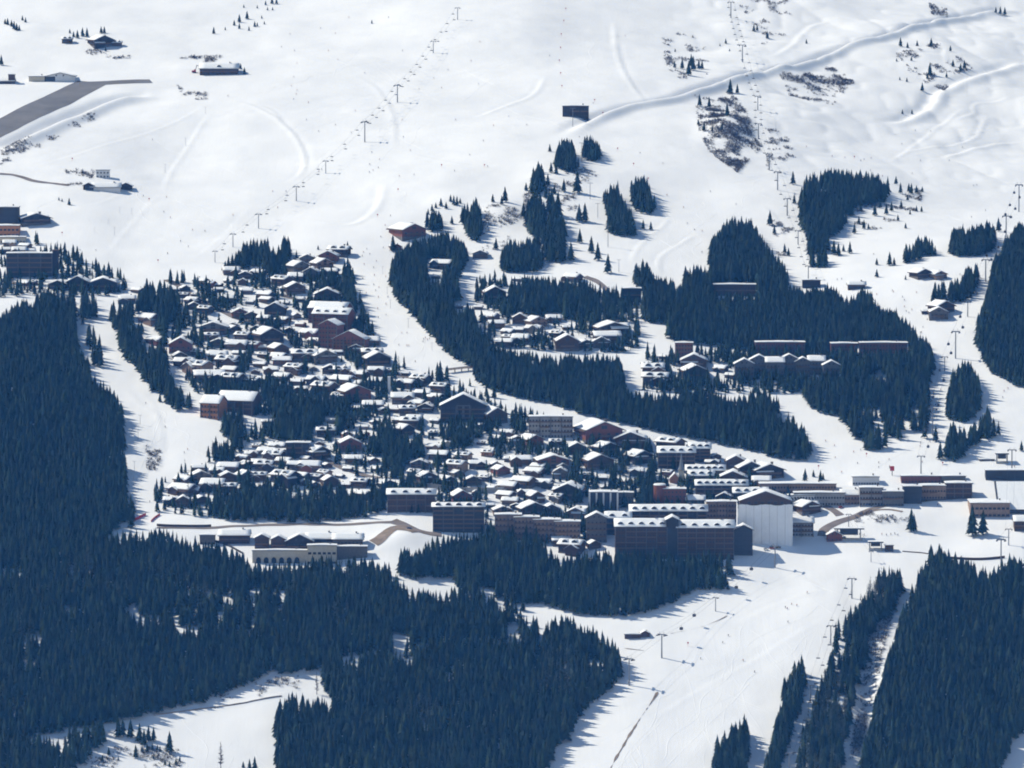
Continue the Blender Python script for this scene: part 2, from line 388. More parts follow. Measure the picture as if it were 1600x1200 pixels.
def bare_template(rnd, n=26):
    V = []; F = []
    for k in range(n):
        z = 0.18 + 0.78 * k / n; L = (1 - z) * 1.1 + 0.12; a = rnd.random() * 6.28; w = .035
        p = np.array((0, 0, z)); q = np.array((math.cos(a) * L, math.sin(a) * L, z + .10 * rnd.random())); c = len(V)
        V += [p + (0, 0, w * .5), q, p - (0, 0, w * .5)]; F.append((c, c + 1, c + 2))
    for k in range(3):
        a = 2.09 * k; c = len(V); V += [(math.cos(a) * .10, math.sin(a) * .10, 0), (math.cos(a + 2.09) * .10, math.sin(a + 2.09) * .10, 0), (0, 0, 1)]; F.append((c, c + 1, c + 2))
    return (np.array(V, float), np.array(F))
BARE = [bare_template(random.Random(40 + i)) for i in range(3)]
def mass_of_trees(name, P, hts, rads, tints, bare=None):
    Vs = []; Fs = []; Cs = []; off = 0
    n = len(P); ang = RN.rand(n) * 6.283; which = RN.randint(0, 6, n); lean = RN.randn(n, 2) * 0.015
    for i in range(n):
        (v, f), (tv, tf) = TPL[which[i]]
        if bare is not None and bare[i]: v, f = BARE[which[i] % 3]
        ca, sa = math.cos(ang[i]), math.sin(ang[i])
        x = v[:, 0] * rads[i]; y = v[:, 1] * rads[i]; z = v[:, 2] * hts[i]
        Vs.append(np.c_[P[i, 0] + x * ca - y * sa + z * lean[i, 0], P[i, 1] + x * sa + y * ca + z * lean[i, 1], P[i, 2] + z])
        Fs.append(f + off); off += len(v); Cs.append(np.repeat(tints[i:i + 1], len(v), 0))
    me = mesh_np(name, np.concatenate(Vs), np.concatenate(Fs), M_NEEDLE)
    ca_ = me.color_attributes.new('tint', 'FLOAT_COLOR', 'POINT'); ca_.data.foreach_set('color', np.concatenate(Cs).astype(np.float32).ravel())
    return link(bpy.data.objects.new(name, me))
# visible outline of every wood, in photo pixels
FOREST = [
 ('tall dense dark spruce forest filling the left edge below the apartment block', '0 488 15 478 38 465 50 475 60 455 68 452 103 454 117 452 116 480 114 496 120 510 126 545 137 555 140 582 165 598 188 622 195 645 193 680 197 760 210 785 217 802 210 815 180 822 160 860 100 880 -20 880 -20 480', 17, 4.05),
 ('wide foreground spruce forest sloping below the stone-walled lodge', '-20 832 60 836 150 832 185 830 232 828 257 824 297 838 337 844 360 856 400 870 462 870 495 865 535 871 585 869 605 874 614 892 640 920 690 922 712 914 760 915 800 935 822 962 842 960 846 985 838 1030 830 1070 790 1100 700 1100 640 1092 600 1088 560 1095 530 1100 508 1082 500 1046 432 1056 425 1045 405 1060 375 1075 315 1100 210 1122 165 1134 120 1140 60 1152 -20 1165', 17, 4.05),
 ('spruce wood directly below the long dark hotel', '622 872 628 850 645 862 662 850 678 838 725 830 770 828 815 832 850 842 870 868 907 862 940 854 972 855 1030 857 1075 852 1142 860 1145 905 1138 924 1087 922 1037 950 1000 960 935 967 875 955 842 945 812 948 780 955 745 945 722 925 707 905 640 904 625 898', 17, 4.05),
 ('central foreground spruce forest beside the wide lower piste', '425 1150 428 1108 442 1086 460 1078 490 1090 520 1085 545 1068 600 1040 640 1030 700 1050 790 1060 838 1030 848 985 860 962 884 960 892 962 912 978 930 976 945 992 951 985 962 1002 970 1020 973 1046 968 1062 936 1090 907 1120 887 1157 866 1168 865 1186 846 1212 420 1212 436 1175', 17, 4.05),
 ('spruce thicket in the bottom left corner', '-20 1135 25 1140 45 1140 70 1147 85 1158 100 1142 115 1128 160 1118 165 1140 168 1165 145 1175 135 1190 104 1212 -20 1212', 17, 4.4),
 ('steep dark spruce forest in the bottom right corner', '1426 902 1440 885 1450 865 1457 846 1466 847 1476 859 1500 867 1515 874 1545 892 1560 878 1577 868 1620 866 1620 1125 1600 1142 1580 1165 1572 1186 1552 1212 1330 1212 1345 1170 1361 1122 1367 1085 1379 1045 1392 1005 1407 960 1419 922', 19, 4.05),
 ('narrow band of mixed trees left of the shaded gully', '1360 911 1382 906 1400 902 1409 912 1408 926 1400 936 1394 960 1372 976 1360 1000 1350 1040 1338 1080 1326 1138 1312 1212 1232 1212 1245 1190 1255 1146 1268 1112 1278 1080 1292 1052 1302 1008 1308 985 1322 975 1327 966 1338 960 1350 940', 17, 3.5),
 ('thin strip of spruces between piste and chairlift cutting', '1255 1038 1259 1050 1255 1086 1245 1120 1232 1160 1217 1212 1188 1212 1202 1180 1212 1145 1222 1100 1226 1072 1240 1054', 17, 3.6),
 ('small pointed spruce clump at the bottom edge of the lower piste', '1165 1134 1174 1165 1172 1186 1164 1212 1106 1212 1115 1180 1132 1160 1147 1148', 17, 3.7),
 ('sweeping spruce forest along the right side of the steep village piste', '610 412 617 392 640 374 670 364 700 361 725 373 736 392 735 410 718 425 712 450 720 470 745 482 748 502 770 520 792 542 830 548 860 552 900 552 965 552 978 580 975 605 1005 612 1060 606 1090 600 1150 618 1185 603 1215 614 1235 640 1255 665 1276 706 1265 716 1250 722 1215 718 1165 703 1090 688 1012 673 917 650 862 633 800 620 765 610 745 595 735 573 700 556 665 515 640 488 620 468 609 440', 17, 4.05),
 ('broad spruce forest behind the reddish apartment rows', '985 430 995 413 1012 412 1022 432 1045 440 1066 448 1070 420 1095 419 1108 424 1112 372 1125 360 1145 342 1172 344 1200 385 1222 412 1231 430 1226 446 1260 455 1302 451 1325 468 1350 446 1375 480 1405 489 1430 520 1452 534 1462 575 1450 600 1450 650 1446 687 1420 676 1418 697 1360 706 1335 692 1315 655 1275 645 1250 615 1245 600 1265 592 1310 598 1314 572 1300 558 1250 552 1180 552 1150 548 1100 540 1060 538 1040 525 1015 505 1003 500 1005 470 998 452', 17, 4.05),
 ('oblong spruce wood high on the right-hand snowfield', '1250 300 1258 274 1280 266 1300 262 1340 267 1375 271 1390 279 1392 300 1380 318 1350 322 1335 328 1330 345 1308 368 1290 372 1297 410 1285 420 1266 418 1263 385 1256 362 1249 345', 16, 4.4),
 ('small spruce copse above the twin-gabled mountain restaurant', '1408 406 1414 386 1422 376 1440 371 1452 375 1466 390 1465 399 1450 401 1432 408 1412 413', 15, 4.6),
 ('spruce copse under the upper right gondola towers', '1484 366 1495 357 1515 360 1545 349 1556 357 1557 376 1550 392 1535 401 1500 402 1485 399', 16, 4.4),
 ('wedge of spruces between twin-gabled restaurant and lower chalet', '1453 442 1470 437 1482 440 1500 424 1515 414 1526 412 1528 428 1525 450 1515 470 1480 475 1456 473', 16, 4.4),
 ('dark spruce forest on the right edge beside the gondola line', '1620 345 1595 349 1587 347 1581 364 1570 370 1564 386 1552 402 1546 430 1537 470 1528 492 1524 500 1530 512 1522 545 1535 562 1550 585 1582 600 1620 615', 17, 4.05),
 ('rounded spruce grove standing in the right-hand piste', '1483 590 1490 570 1500 562 1515 566 1525 574 1533 600 1533 636 1525 655 1500 663 1480 658 1477 645 1481 610', 17, 4.05),
 ('tapering spruce clump just below the rounded grove', '1476 682 1483 664 1492 660 1503 673 1512 677 1522 660 1533 655 1542 637 1551 645 1558 656 1565 671 1562 679 1525 696 1500 716 1490 726 1478 716', 17, 4.5),
 ('slender spruce strip between two narrow snow cuttings', '128 456 137 448 150 454 156 468 150 482 152 522 161 545 166 562 156 576 142 575 138 550 131 520 126 482', 17, 4.4),
 ('spruce wood at the left end of the chalet village', '172 466 190 446 230 436 262 437 280 458 284 482 270 492 262 512 256 527 262 546 262 570 272 590 292 612 288 634 265 634 240 616 225 598 212 575 190 553 180 520 170 490', 17, 4.5),
 ('rounded spruce wood crowning the top of the chalet village', '349 416 356 407 370 394 386 379 415 376 436 379 450 374 455 386 455 402 448 412 428 430 400 426 374 419', 17, 4.4),
 ('upright spruce row between red hotels and steep piste', '510 448 522 436 533 430 537 411 544 407 551 420 553 440 557 478 558 491 550 494 542 482 536 458 517 455', 17, 4.2),
 ('spruce grove in the middle of the chalet village', '408 640 420 622 440 612 470 612 500 618 540 624 549 648 545 682 520 692 470 692 438 690 410 680', 17, 4.8),
 ('spruce grove beside the bright single-pitched roof', '573 694 592 680 610 664 640 654 664 680 663 706 640 722 628 737 600 742 580 722', 17, 4.6),
 ('spruces below the great dark gabled hall', '690 662 712 655 735 652 749 662 746 692 716 702 700 690', 16, 4.8),
 ('spruce belt along the lower edge of the chalet village', '340 795 350 770 372 762 400 758 435 756 470 764 540 774 578 753 602 770 594 800 570 811 500 818 400 816 350 816', 17, 4.8),
 ('spruce wood behind the three-gabled chalet terrace', '792 442 830 429 860 434 900 434 926 437 934 450 932 476 920 491 905 501 880 494 850 496 820 491 798 482', 16, 4.4),
 ('spruce clump below the ridge above the tunnel hut', '779 392 786 380 810 377 836 374 849 392 851 416 840 426 782 427', 16, 4.4),
 ('dark spruce clump left of the drag lift', '938 302 946 298 956 291 966 289 978 324 987 330 992 352 992 369 975 371 952 366 948 340', 16, 4.2),
 ('spruce clump above and right of the drag lift clump', '980 287 996 276 1010 279 1018 300 1026 316 1021 336 1005 336 990 326', 15, 4.2),
 ('tall narrow spruce clump on the snowy knoll', '719 328 735 317 747 312 753 330 754 366 746 381 735 374 722 352', 16, 4.2),
 ('compact spruce clump behind the small red chalet', '661 350 666 336 678 331 690 334 691 360 680 364 664 362', 15, 4.0),
 ('spruces crowding above the church', '985 735 1000 745 1015 722 1025 705 1040 715 1046 740 1045 760 1020 772 1010 790 1000 775 990 762', 16, 5.2),
 ('spruces at the road below the steep piste', '655 592 662 574 675 566 695 564 705 574 700 602 680 606 660 604', 15, 4.6),
 ('spruces left of the long lodge', '262 642 268 604 282 600 296 606 300 640 280 642', 16, 5.0),
 ('spruces in front of the long lodge', '342 672 350 640 372 628 384 650 382 690 370 700 360 690', 17, 4.6),
 ('spruce clump at the crest of the wooded spur', '866 264 870 230 880 217 890 221 901 236 907 262 892 270', 16, 4.0),
 ('spruce clump on the left flank of the wooded spur', '820 346 826 314 840 299 851 318 850 372 836 377 826 360', 16, 4.0),
 ('largest spruce clump in the middle of the wooded spur', '850 406 850 370 857 334 868 324 881 344 887 380 884 410 864 412', 16, 4.0),
 ('small spruce clump near the upper left of the wooded spur', '827 304 832 271 842 260 853 272 852 300 838 306', 15, 4.0),
 ('spruce clump just right of the wooded spur crest', '908 246 913 213 922 215 937 226 941 250 925 254', 15, 4.0),
]
KEEP = []      # (u0, u1, v_top, v_base): facades that stay in view; filled by the buildings
# ------------------------------------------------------------------ buildings
def snow_mesh(prof, y0, y1, seed, thick=0.5, rows=7):
    """lumpy snow lying on a roof whose cross-section is prof [(a, z)...]; ridge runs along y"""
    r = np.random.RandomState(seed); V = []; F = []; n = len(prof)
    for j in range(rows):
        t = j / (rows - 1.0); y = y0 + (y1 - y0) * t
        for i, (a, z) in enumerate(prof):
            e = min(1.0, 0.45 + 1.3 * min(i, n - 1 - i) / (n - 1.0)) * (0.72 if j in (0, rows - 1) else 1.0)
            da = r.uniform(-.22, .22) if i in (0, n - 1) else 0; dy = r.uniform(-.22, .22) if j in (0, rows - 1) else 0
            V.append((a + da, y + dy, z + thick * e * r.uniform(.8, 1.2)))
    b = len(V)
    for j in range(rows):
        y = y0 + (y1 - y0) * j / (rows - 1.0)
        for a, z in prof: V.append((a, y, z + .02))
    q = lambda j, i: j * n + i
    for j in range(rows - 1):
        for i in range(n - 1):
            F.append((q(j, i), q(j, i + 1), q(j + 1, i + 1), q(j + 1, i))); F.append((b + q(j, i), b + q(j + 1, i), b + q(j + 1, i + 1), b + q(j, i + 1)))
    ring = [q(0, i) for i in range(n)] + [q(j, n - 1) for j in range(1, rows)] + [q(rows - 1, i) for i in range(n - 2, -1, -1)] + [q(j, 0) for j in range(rows - 2, 0, -1)]
    for k in range(len(ring)):
        c, d = ring[k], ring[(k + 1) % len(ring)]; F.append((c, b + c, b + d, d))
    return V, F
def xf(vs, rot90, ty):
    return [((-y, x + ty, z) if rot90 else (x, y + ty, z)) for x, y, z in vs]
def dense(prof, k):
    out = []
    for (a0, z0), (a1, z1) in zip(prof[:-1], prof[1:]):
        out += [(a0 + (a1 - a0) * i / k, z0 + (z1 - z0) * i / k) for i in range(k)]
    return out + [prof[-1]]
_wm = MB().box(-.75, .75, -.10, .0, 0, 1.6, 0).box(-.60, .60, -.14, -.09, .15, 1.45, 1).mesh('window', [M_FRAME, M_GLASS])
_wbig = MB().box(-1.35, 1.35, -.10, .0, 0, 1.9, 0).box(-1.2, -.06, -.14, -.09, .12, 1.78, 1).box(.06, 1.2, -.14, -.09, .12, 1.78, 1).mesh('window', [M_FRAME, M_GLASS])
_dm = MB().box(-.65, .65, -.12, 0, 0, 2.2, 0).mesh('door', [M_RAIL])
def part(name, me, parent, loc=(0, 0, 0), rz=0.0, sc=None):
    o = bpy.data.objects.new(name, me); COL.objects.link(o); o.parent = parent; o.location = loc
    if rz: o.rotation_euler = (0, 0, rz)
    if sc: o.scale = sc
    return o
def shell(W, D, ze, rise, rot90, color, seed, ov=1.3, plinth=True, found=6.0, thick=0.5, inset=.1):
    """walls, roof and snow of a gabled house; W across the ridge, D along it"""
    ty = (W / 2 if rot90 else D / 2)
    wall = MB(); tmp = MB().prism([(-W/2, -found), (W/2, -found), (W/2, ze), (0, ze + rise), (-W/2, ze)], -D/2, D/2)
    wall.add(xf(tmp.v, rot90, ty), tmp.f); out = {'wall': wall.mesh('wall', WALL[color])}
    if plinth:
        tmp = MB().box(-W/2 - .15, W/2 + .15, -D/2 - .15, D/2 + .15, -found - .2, 1.7)
        out['plinth'] = MB().add(xf(tmp.v, rot90, ty), tmp.f).mesh('plinth', M_STONE)
    sl = rise / (W / 2); A = W / 2 + ov; zo = ze - ov * sl
    tmp = MB().prism([(-A, zo), (0, ze + rise), (A, zo), (A, zo + .4), (0, ze + rise + .4), (-A, zo + .4)], -D/2 - ov, D/2 + ov)
    out['roof'] = MB().add(xf(tmp.v, rot90, ty), tmp.f).mesh('roof', M_ROOFT)
    prof = dense([(-A + inset, zo + .42 + inset * sl), (0, ze + rise + .42), (A - inset, zo + .42 + inset * sl)], 4)
    v, f = snow_mesh(prof, -D/2 - ov + .1, D/2 + ov - .1, seed, thick)
    m = MB().add(xf(v, rot90, ty), f).mesh('roof_snow', M_SNOW); out['roof_snow'] = m
    m.polygons.foreach_set('use_smooth', np.ones(len(m.polygons), bool))
    return out
def balcony_mesh(w, d=1.4):
    return MB().box(-w/2, w/2, -d, -.02, -.2, 0).box(-w/2, w/2, -d, -d + .1, .1, 1.0).box(-w/2, -w/2 + .1, -d + .1, -.02, .1, 1.0).box(w/2 - .1, w/2, -d + .1, -.02, .1, 1.0).mesh('balcony', M_RAIL)
_chim = MB().box(-.55, .55, -.55, .55, -1.2, 1.9).box(-.75, .75, -.75, .75, 1.9, 2.15).mesh('chimney', M_STONE)
_dorm_wall = MB().prism([(-2.0, -.2), (2.0, -.2), (2.0, 1.5), (1.2, 2.2), (0, 2.6), (-1.2, 2.2), (-2.0, 1.5)], 0, 4.5).mesh('dormer', WALL['dark'])
_dv, _df = snow_mesh([(-2.5, 1.3), (-1.4, 2.3), (0, 2.7), (1.4, 2.3), (2.5, 1.3)], -.5, 4.8, 5, 0.55, 3)
_dorm_snow = MB().add(_dv, _df).mesh('dormer_snow', M_SNOW)
_PROTO = {}
def chalet_proto(kind, color, var):
    key = (kind, color, var)
    if key in _PROTO: return _PROTO[key]
    parts = []
    W = 16.0
    if kind == 'g':
        D = (14.5, 16.5, 13.0)[var]; ze = (5.8, 6.6, 5.2)[var]; rise = (3.5, 3.9, 3.1)[var]
        sh = shell(W, D, ze, rise, False, color, var * 7 + 1, inset=(.3, 1.0, .6)[var])
        parts += [('balcony', balcony_mesh(W * (.8, .62, .9)[var]), (0, 0, 3.2))]
        for zz in (.9, 3.4):
            for x in ((-5.2, 0, 5.2) if var != 1 else (-5.6, -2, 2, 5.6)): parts.append(('window', _wm if var != 2 else _wbig, (x, 0, zz)))
        parts.append(('window', _wbig, (0, 0, ze + .5))); parts.append(('door', _dm, (2.6, -.16, 0)))
        chim = (W * .22, D * .55, ze + rise * .56 + .3)
    else:
        Wd = (10.5, 12.0, 11.0)[var]; ze = (5.2, 4.6, 6.2)[var]; rise = Wd / 2 * (.44, .5, .42)[var]
        sh = shell(Wd, W, ze, rise, True, color, var * 7 + 3, inset=(.3, .9, .6)[var])
        parts += [('balcony', balcony_mesh(W * (.7, .9, .5)[var]), (0, 0, 2.9))]
        for zz in (.8, 3.1):
            for x in (-6, -2, 2, 6): parts.append(('window', _wm if var != 1 else _wbig, (x, 0, zz)))
        parts.append(('door', _dm, (4.0, -.16, 0)))
        chim = (W * .25 * (1 if var else -1), Wd * .6, ze + rise * .8 + .3)
    _PROTO[key] = (sh, parts, chim, var, kind, ze, rise if kind == 'g' else rise)
    return _PROTO[key]
CHALETS = []          # root, u, v, w, kind, colour
ITEMS = {}            # category -> [(root, u, v, words)]
def chalet(u, v, wpx, kind, color=None, name='chalet', rot=None):
    P = ground(u, v)[0]; s = P[1] / FPX; Wm = wpx * s
    color = color or R.choices(['brown', 'dark', 'slate', 'stone', 'grey', 'tan', 'red'], [5, 3.2, 1.2, 1, .8, 1.2, .7])[0]
    var = R.randrange(3); sc = max(.40, Wm / 19.6)
    if rot is None: rot = math.radians(R.uniform(-8, 34) if kind == 'g' else R.uniform(-42, 10))
    sh, parts, chim, var, kind, ze, rise = chalet_proto(kind, color, var)
    hs = min(1.25, max(.8, 1.0 if sc < 1.2 else 1.25 / sc * 1.0))
    root = empty(name, (P[0], P[1], P[2]), rot, (sc, sc, sc * hs * R.uniform(.92, 1.12)))
    part('wall', sh['wall'], root); part('plinth', sh['plinth'], root)
    ro = part('roof', sh['roof'], root); part('roof_snow', sh['roof_snow'], ro)
    part('chimney', _chim, ro, chim, 0, (1, 1, 1))
    if kind == 's' and var == 2:
        for x in (-3.6, 3.6): d = part('dormer', _dorm_wall, ro, (x, 1.2, ze + .3)); 
        for x in (-3.6, 3.6): part('dormer_snow', _dorm_snow, ro, (x, 1.2, ze + .3))
    if wpx >= 24 and R.random() < .6:
        sd = R.choice((-1, 1)); wk = R.uniform(.5, .66); wz = R.uniform(.62, .85); wr = math.radians(90 if kind == 'g' else -90) * (1 if sd > 0 else -1)
        lc = (sd * 7.4, R.uniform(3, 7), 0) if kind == 'g' else (sd * R.uniform(2, 5), R.uniform(-3.0, -1.2), 0)
        if kind == 's': wr = 0
        wsh = chalet_proto('g', color, (var + 1) % 3)[0] if kind == 's' else chalet_proto('g', color, (var + 1) % 3)[0]
        part('wing_wall', wsh['wall'], root, lc, wr, (wk, wk, wz)); wr_ = part('wing_roof', wsh['roof'], root, lc, wr, (wk, wk, wz)); part('wing_snow', wsh['roof_snow'], wr_)
    if wpx >= 20:
        for nm, me, lc in parts: part(nm, me, root, lc)
    hp = wpx * (.50 if kind == 'g' else .42)
    KEEP.append((u - wpx / 2, u + wpx / 2, v - hp - 4, v, .46 if wpx < 30 else .40))
    CHALETS.append((root, u, v, wpx, kind, color))
    return root
def block(name, label, u0, u1, vt, vb, depth, floors, bays, color, roof='flat', dorm=0, piers=0, balc=True, root=None, cat='building', keep=.25, plinth=False, win=None, rot=0.0, rise=None, snow=True):
    P = ground((u0 + u1) / 2, vb)[0]; s = P[1] / FPX; W = (u1 - u0) * s; Ht = (vb - vt) * s
    new = root is None
    if new:
        root = empty(name, P, rot); tag(root, label, cat); off = Vector((0, 0, 0))
    else:
        off = Matrix.Rotation(-root.rotation_euler.z, 3, 'Z') @ (Vector(P) - root.location)
    def pt(nm, me, loc=(0, 0, 0), parent=None):
        if parent is None: return part(nm, me, root, Vector(loc) + off)
        return part(nm, me, parent, loc)
    seed = int(u0 * 3 + vt) % 1000
    if roof == 'flat':
        ze = Ht - 1.3
        pt('wall', MB().box(-W/2, W/2, 0, depth, -7, ze).mesh('wall', WALL[color]))
        ro = pt('roof', MB().box(-W/2 - .5, W/2 + .5, -.7, depth + .5, ze + .003, ze + .45).mesh('roof', M_ROOFT))
        if snow:
            n = max(4, int(W / 4)); prof = [(-W/2 - .4 + (W + .8) * i / n, ze + .46) for i in range(n + 1)]
            v, f = snow_mesh(prof, -.6, depth + .4, seed, .95, 4); pt('roof_snow', MB().add(v, f).mesh('roof_snow', M_SNOW), (0, 0, 0), ro)
        roofline = ze
    elif roof == 'pitch':
        rise = rise or min(depth * .29, Ht * .40); ze = Ht - rise - .7
        sh = shell(depth, W, ze, rise, True, color, seed, 1.2, False, 7.0, .6)
        pt('wall', sh['wall']); ro = pt('roof', sh['roof']); pt('roof_snow', sh['roof_snow'], (0, 0, 0), ro)
        for i in range(dorm):
            x = -W/2 + W * (i + .5) / dorm
            pt('dormer', _dorm_wall, (x, depth * .10, ze + .2 + rise * .12), ro); pt('dormer_snow', _dorm_snow, (x, depth * .10, ze + .2 + rise * .12), ro)
    else:
        rise = rise or min(W * .24, Ht * .5); ze = Ht - rise - .7
        sh = shell(W, depth, ze, rise, False, color, seed, 1.2, False, 7.0, .6)
        pt('wall', sh['wall']); ro = pt('roof', sh['roof']); pt('roof_snow', sh['roof_snow'], (0, 0, 0), ro)
        if ze > 3.5 and W > 10:
            for x in (-W * .12, W * .12): pt('window', _wm, (x, 0, ze + .2))
    if plinth: pt('plinth', MB().box(-W/2 - .2, W/2 + .2, -.2, depth, -7.2, min(3.0, ze * .3)).mesh('plinth', M_STONE))
    if roof == 'flat' or roof == 'pitch':
        if W > 14: pt('chimney', _chim, (W * .28, depth * .5, Ht - .8), ro)
    fh = ze / max(floors, 1)
    wmesh = win or (_wbig if bays and W / bays > 3.6 else _wm)
    for k in range(floors):
        z0 = k * fh
        if balc and k > 0 and bays:
            ng = max(1, bays // 3)
            bm_ = balcony_mesh(W / ng - .9, 1.3)
            for g_ in range(ng):
                if ng < 3 or R.random() < .85: pt('balcony', bm_, (-W/2 + W * (g_ + .5) / ng, 0, z0))
        for i in range(bays):
            x = -W/2 + W * (i + .5) / bays
            o = pt('window', wmesh, (x, 0, z0 + .55))
            fz = min(1.25, (fh - .7) / 1.9)
            if fz < .95: o.scale = (1, 1, max(fz, .5))
    if balc and floors > 2 and bays > 5:
        ng = max(1, bays // 3); pm_ = MB().box(-.28, .28, -1.45, -.02, -3, ze - .3).mesh('party_wall', WALL['stone'])
        for g_ in range(ng + 1): pt('party_wall', pm_, (-W/2 + .3 + (W - .6) * g_ / ng, 0, 0))
    for i in range(piers):
        x = -W/2 + W * i / (piers - 1.0); pt('pier', MB().box(-.7, .7, -1.9, -.02, -7, ze - .05).mesh('pier', WALL['white']), (x, 0, 0))
    KEEP.append((u0, u1, vt - 4, vb, keep))
    return root

# --- large buildings, one by one
b = block('apartment_block', 'five-storey brown apartment block with stair tower on the left edge', 10, 82, 394, 433, 14, 5, 14, 'slate')
block('', '', 82, 91, 389, 432, 9, 0, 0, 'dark', root=b, snow=False)
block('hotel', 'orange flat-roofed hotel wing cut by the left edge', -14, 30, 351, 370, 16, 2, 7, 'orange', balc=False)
block('hotel', 'grey blocky building behind the orange wing on the left edge', -12, 29, 322, 353, 16, 3, 8, 'slate', balc=False)
block('shop_row', 'low pale building below the orange wing', -10, 40, 369, 380, 12, 1, 10, 'cream', balc=False)
block('hotel', 'grey four-storey hotel with central gable below the forest edge', 826, 895, 649, 684, 13, 4, 14, 'palegrey', dorm=0, roof='flat', keep=.1)
b = block('apartment_block', 'large grey-brown apartment block with scalloped snowy eaves', 676, 757, 786, 832, 15, 6, 15, 'slate', roof='pitch', dorm=5, keep=.2, rise=2.2)
b = block('terraced_flats', 'stepped flats of four offset units under flat snowy roofs', 773, 815, 802, 842, 12, 4, 7, 'tan', keep=.3)
for a_, c_, t_, bb in ((803, 843, 806, 845), (833, 876, 810, 847), (866, 907, 813, 848)): block('', '', a_, c_, t_, bb, 12, 4, 7, 'tan', root=b, keep=.3)
block('office_block', 'square tower with white vertical piers and flat roof', 921, 965, 767, 800, 14, 0, 0, 'slate', piers=5, balc=False)
block('apartment_block', 'long apartment row with arched dormers behind the long dark hotel', 984, 1105, 789, 822, 14, 3, 24, 'dark', roof='pitch', dorm=8)
block('apartment_block', 'brown flat-roofed block left of the white wrapped building', 1104, 1152, 782, 816, 12, 4, 10, 'tan')
b = block('long_hotel', 'long dark hotel with row of dormers above the spruce wood', 961, 1043, 811, 874, 17, 6, 17, 'brown', roof='pitch', dorm=5, keep=.33)
block('', '', 1041, 1060, 806, 875, 18, 0, 0, 'slate', roof='gable', root=b, keep=.33)
block('', '', 1058, 1147, 813, 874, 17, 6, 18, 'brown', roof='pitch', dorm=5, root=b, keep=.33)
block('tower_house', 'tall gabled house with small windows beside the long dark hotel', 1147, 1176, 819, 868, 13, 5, 5, 'slate', roof='gable', balc=False)
block('gabled_house', 'broad gabled house with stone front left of the long dark hotel', 916, 948, 800, 848, 14, 4, 5, 'stone', roof='gable')
block('gabled_house', 'side wing house under steep snow above the long dark hotel', 946, 986, 800, 836, 14, 3, 7, 'dark', roof='pitch', dorm=2)
block('red_building', 'pinkish red rendered building below the church', 1036, 1072, 762, 792, 12, 4, 6, 'red', balc=False)
P_ = ground(1031, 791)[0]; o = MB().tube((0, 5, -6), (0, 5, 17.5), 5.2, 5.2, 18).mesh('stair_turret', WALL['red'])
b = bpy.data.objects['red_building']; part('stair_turret', o, b, Vector(P_) - b.location)
o = MB().tube((0, 5, 17.5), (0, 5, 18.5), 5.5, 4.6, 18).mesh('turret_snow', M_SNOW); part('turret_snow', o, b, Vector(P_) - b.location)
block('house', 'small pale house right of the pinkish red building', 1073, 1101, 774, 794, 10, 2, 5, 'grey', roof='pitch')
b = block('shopping_gallery', 'long low gallery with white roof right of the wrapped building', 1186, 1307, 754, 772, 14, 2, 26, 'tan', balc=False)
block('glazed_hall', 'dark glazed hall below the long low gallery', 1240, 1320, 768, 790, 10, 2, 18, 'palegrey', balc=False)
block('white_house', 'small white two-storey house with flat snowy roof', 1230, 1273, 772, 790, 9, 2, 8, 'white', balc=False)
block('apartment_house', 'three-storey grey house right of the white wrapped building', 1233, 1271, 808, 838, 12, 3, 8, 'palegrey', roof='pitch', keep=.05)
b = block('arcade', 'long grey arcade building of stepped parts above the car park road', 1343, 1380, 760, 790, 13, 3, 8, 'palegrey')
block('', '', 1314, 1344, 765, 789, 12, 2, 6, 'tan', root=b, roof='pitch')
block('', '', 1379, 1412, 766, 791, 14, 2, 7, 'grey', root=b)
block('glazed_hall', 'dark glass-fronted box between arcade and brown station', 1411, 1440, 758, 787, 12, 3, 6, 'slate', balc=False)
b = block('lift_station', 'long brown lift station at the foot of the pistes', 1438, 1478, 757, 780, 14, 2, 9, 'tan', keep=.05)
block('', '', 1477, 1519, 753, 779, 14, 3, 9, 'brown', keep=.05, root=b)
block('ticket_hall', 'small white box with canopy above the arcade', 1332, 1374, 743, 758, 9, 1, 10, 'white', balc=False)
block('gondola_station', 'low gondola station with red trim and flat roof', 1408, 1470, 742, 755, 11, 1, 12, 'red', balc=False)
block('gondola_station', 'flat grey gondola hall right of the red-trimmed one', 1471, 1509, 742, 755, 11, 1, 8, 'grey', balc=False)
b = block('sports_hall', 'sports hall with great white sloping roof on the right edge', 1516, 1578, 784, 808, 30, 2, 9, 'tan', balc=False, keep=.1)
P_ = ground(1610, 800)[0]; s_ = P_[1] / FPX
hw = 50 * s_; me = MB()
def wedge(x0, x1, y0, y1, z0, z1, th):   # a slab rising from front (y0, z0) to back (y1, z1)
    return [(x0, y0, z0 - th), (x1, y0, z0 - th), (x1, y1, z1 - th), (x0, y1, z1 - th), (x0, y0, z0), (x1, y0, z0), (x1, y1, z1), (x0, y1, z1)]
BX = [(0,3,2,1),(4,5,6,7),(0,1,5,4),(1,2,6,5),(2,3,7,6),(3,0,4,7)]
part('upper_wall', MB().add([(-hw + 1, -3, -4), (hw, -3, -4), (hw, 34, -4), (-hw + 1, 34, -4), (-hw + 1, -3, 1.4), (hw, -3, 1.4), (hw, 34, 19.2), (-hw + 1, 34, 19.2)], BX).mesh('upper_wall', WALL['slate']), b, Vector(P_) - b.location)
ro_ = part('sloping_roof', MB().add(wedge(-hw - .9, hw, -5.6, 36.2, 1.8, 22.2, 1.6), BX).mesh('sloping_roof', M_DARKSTEEL), b, Vector(P_) - b.location)
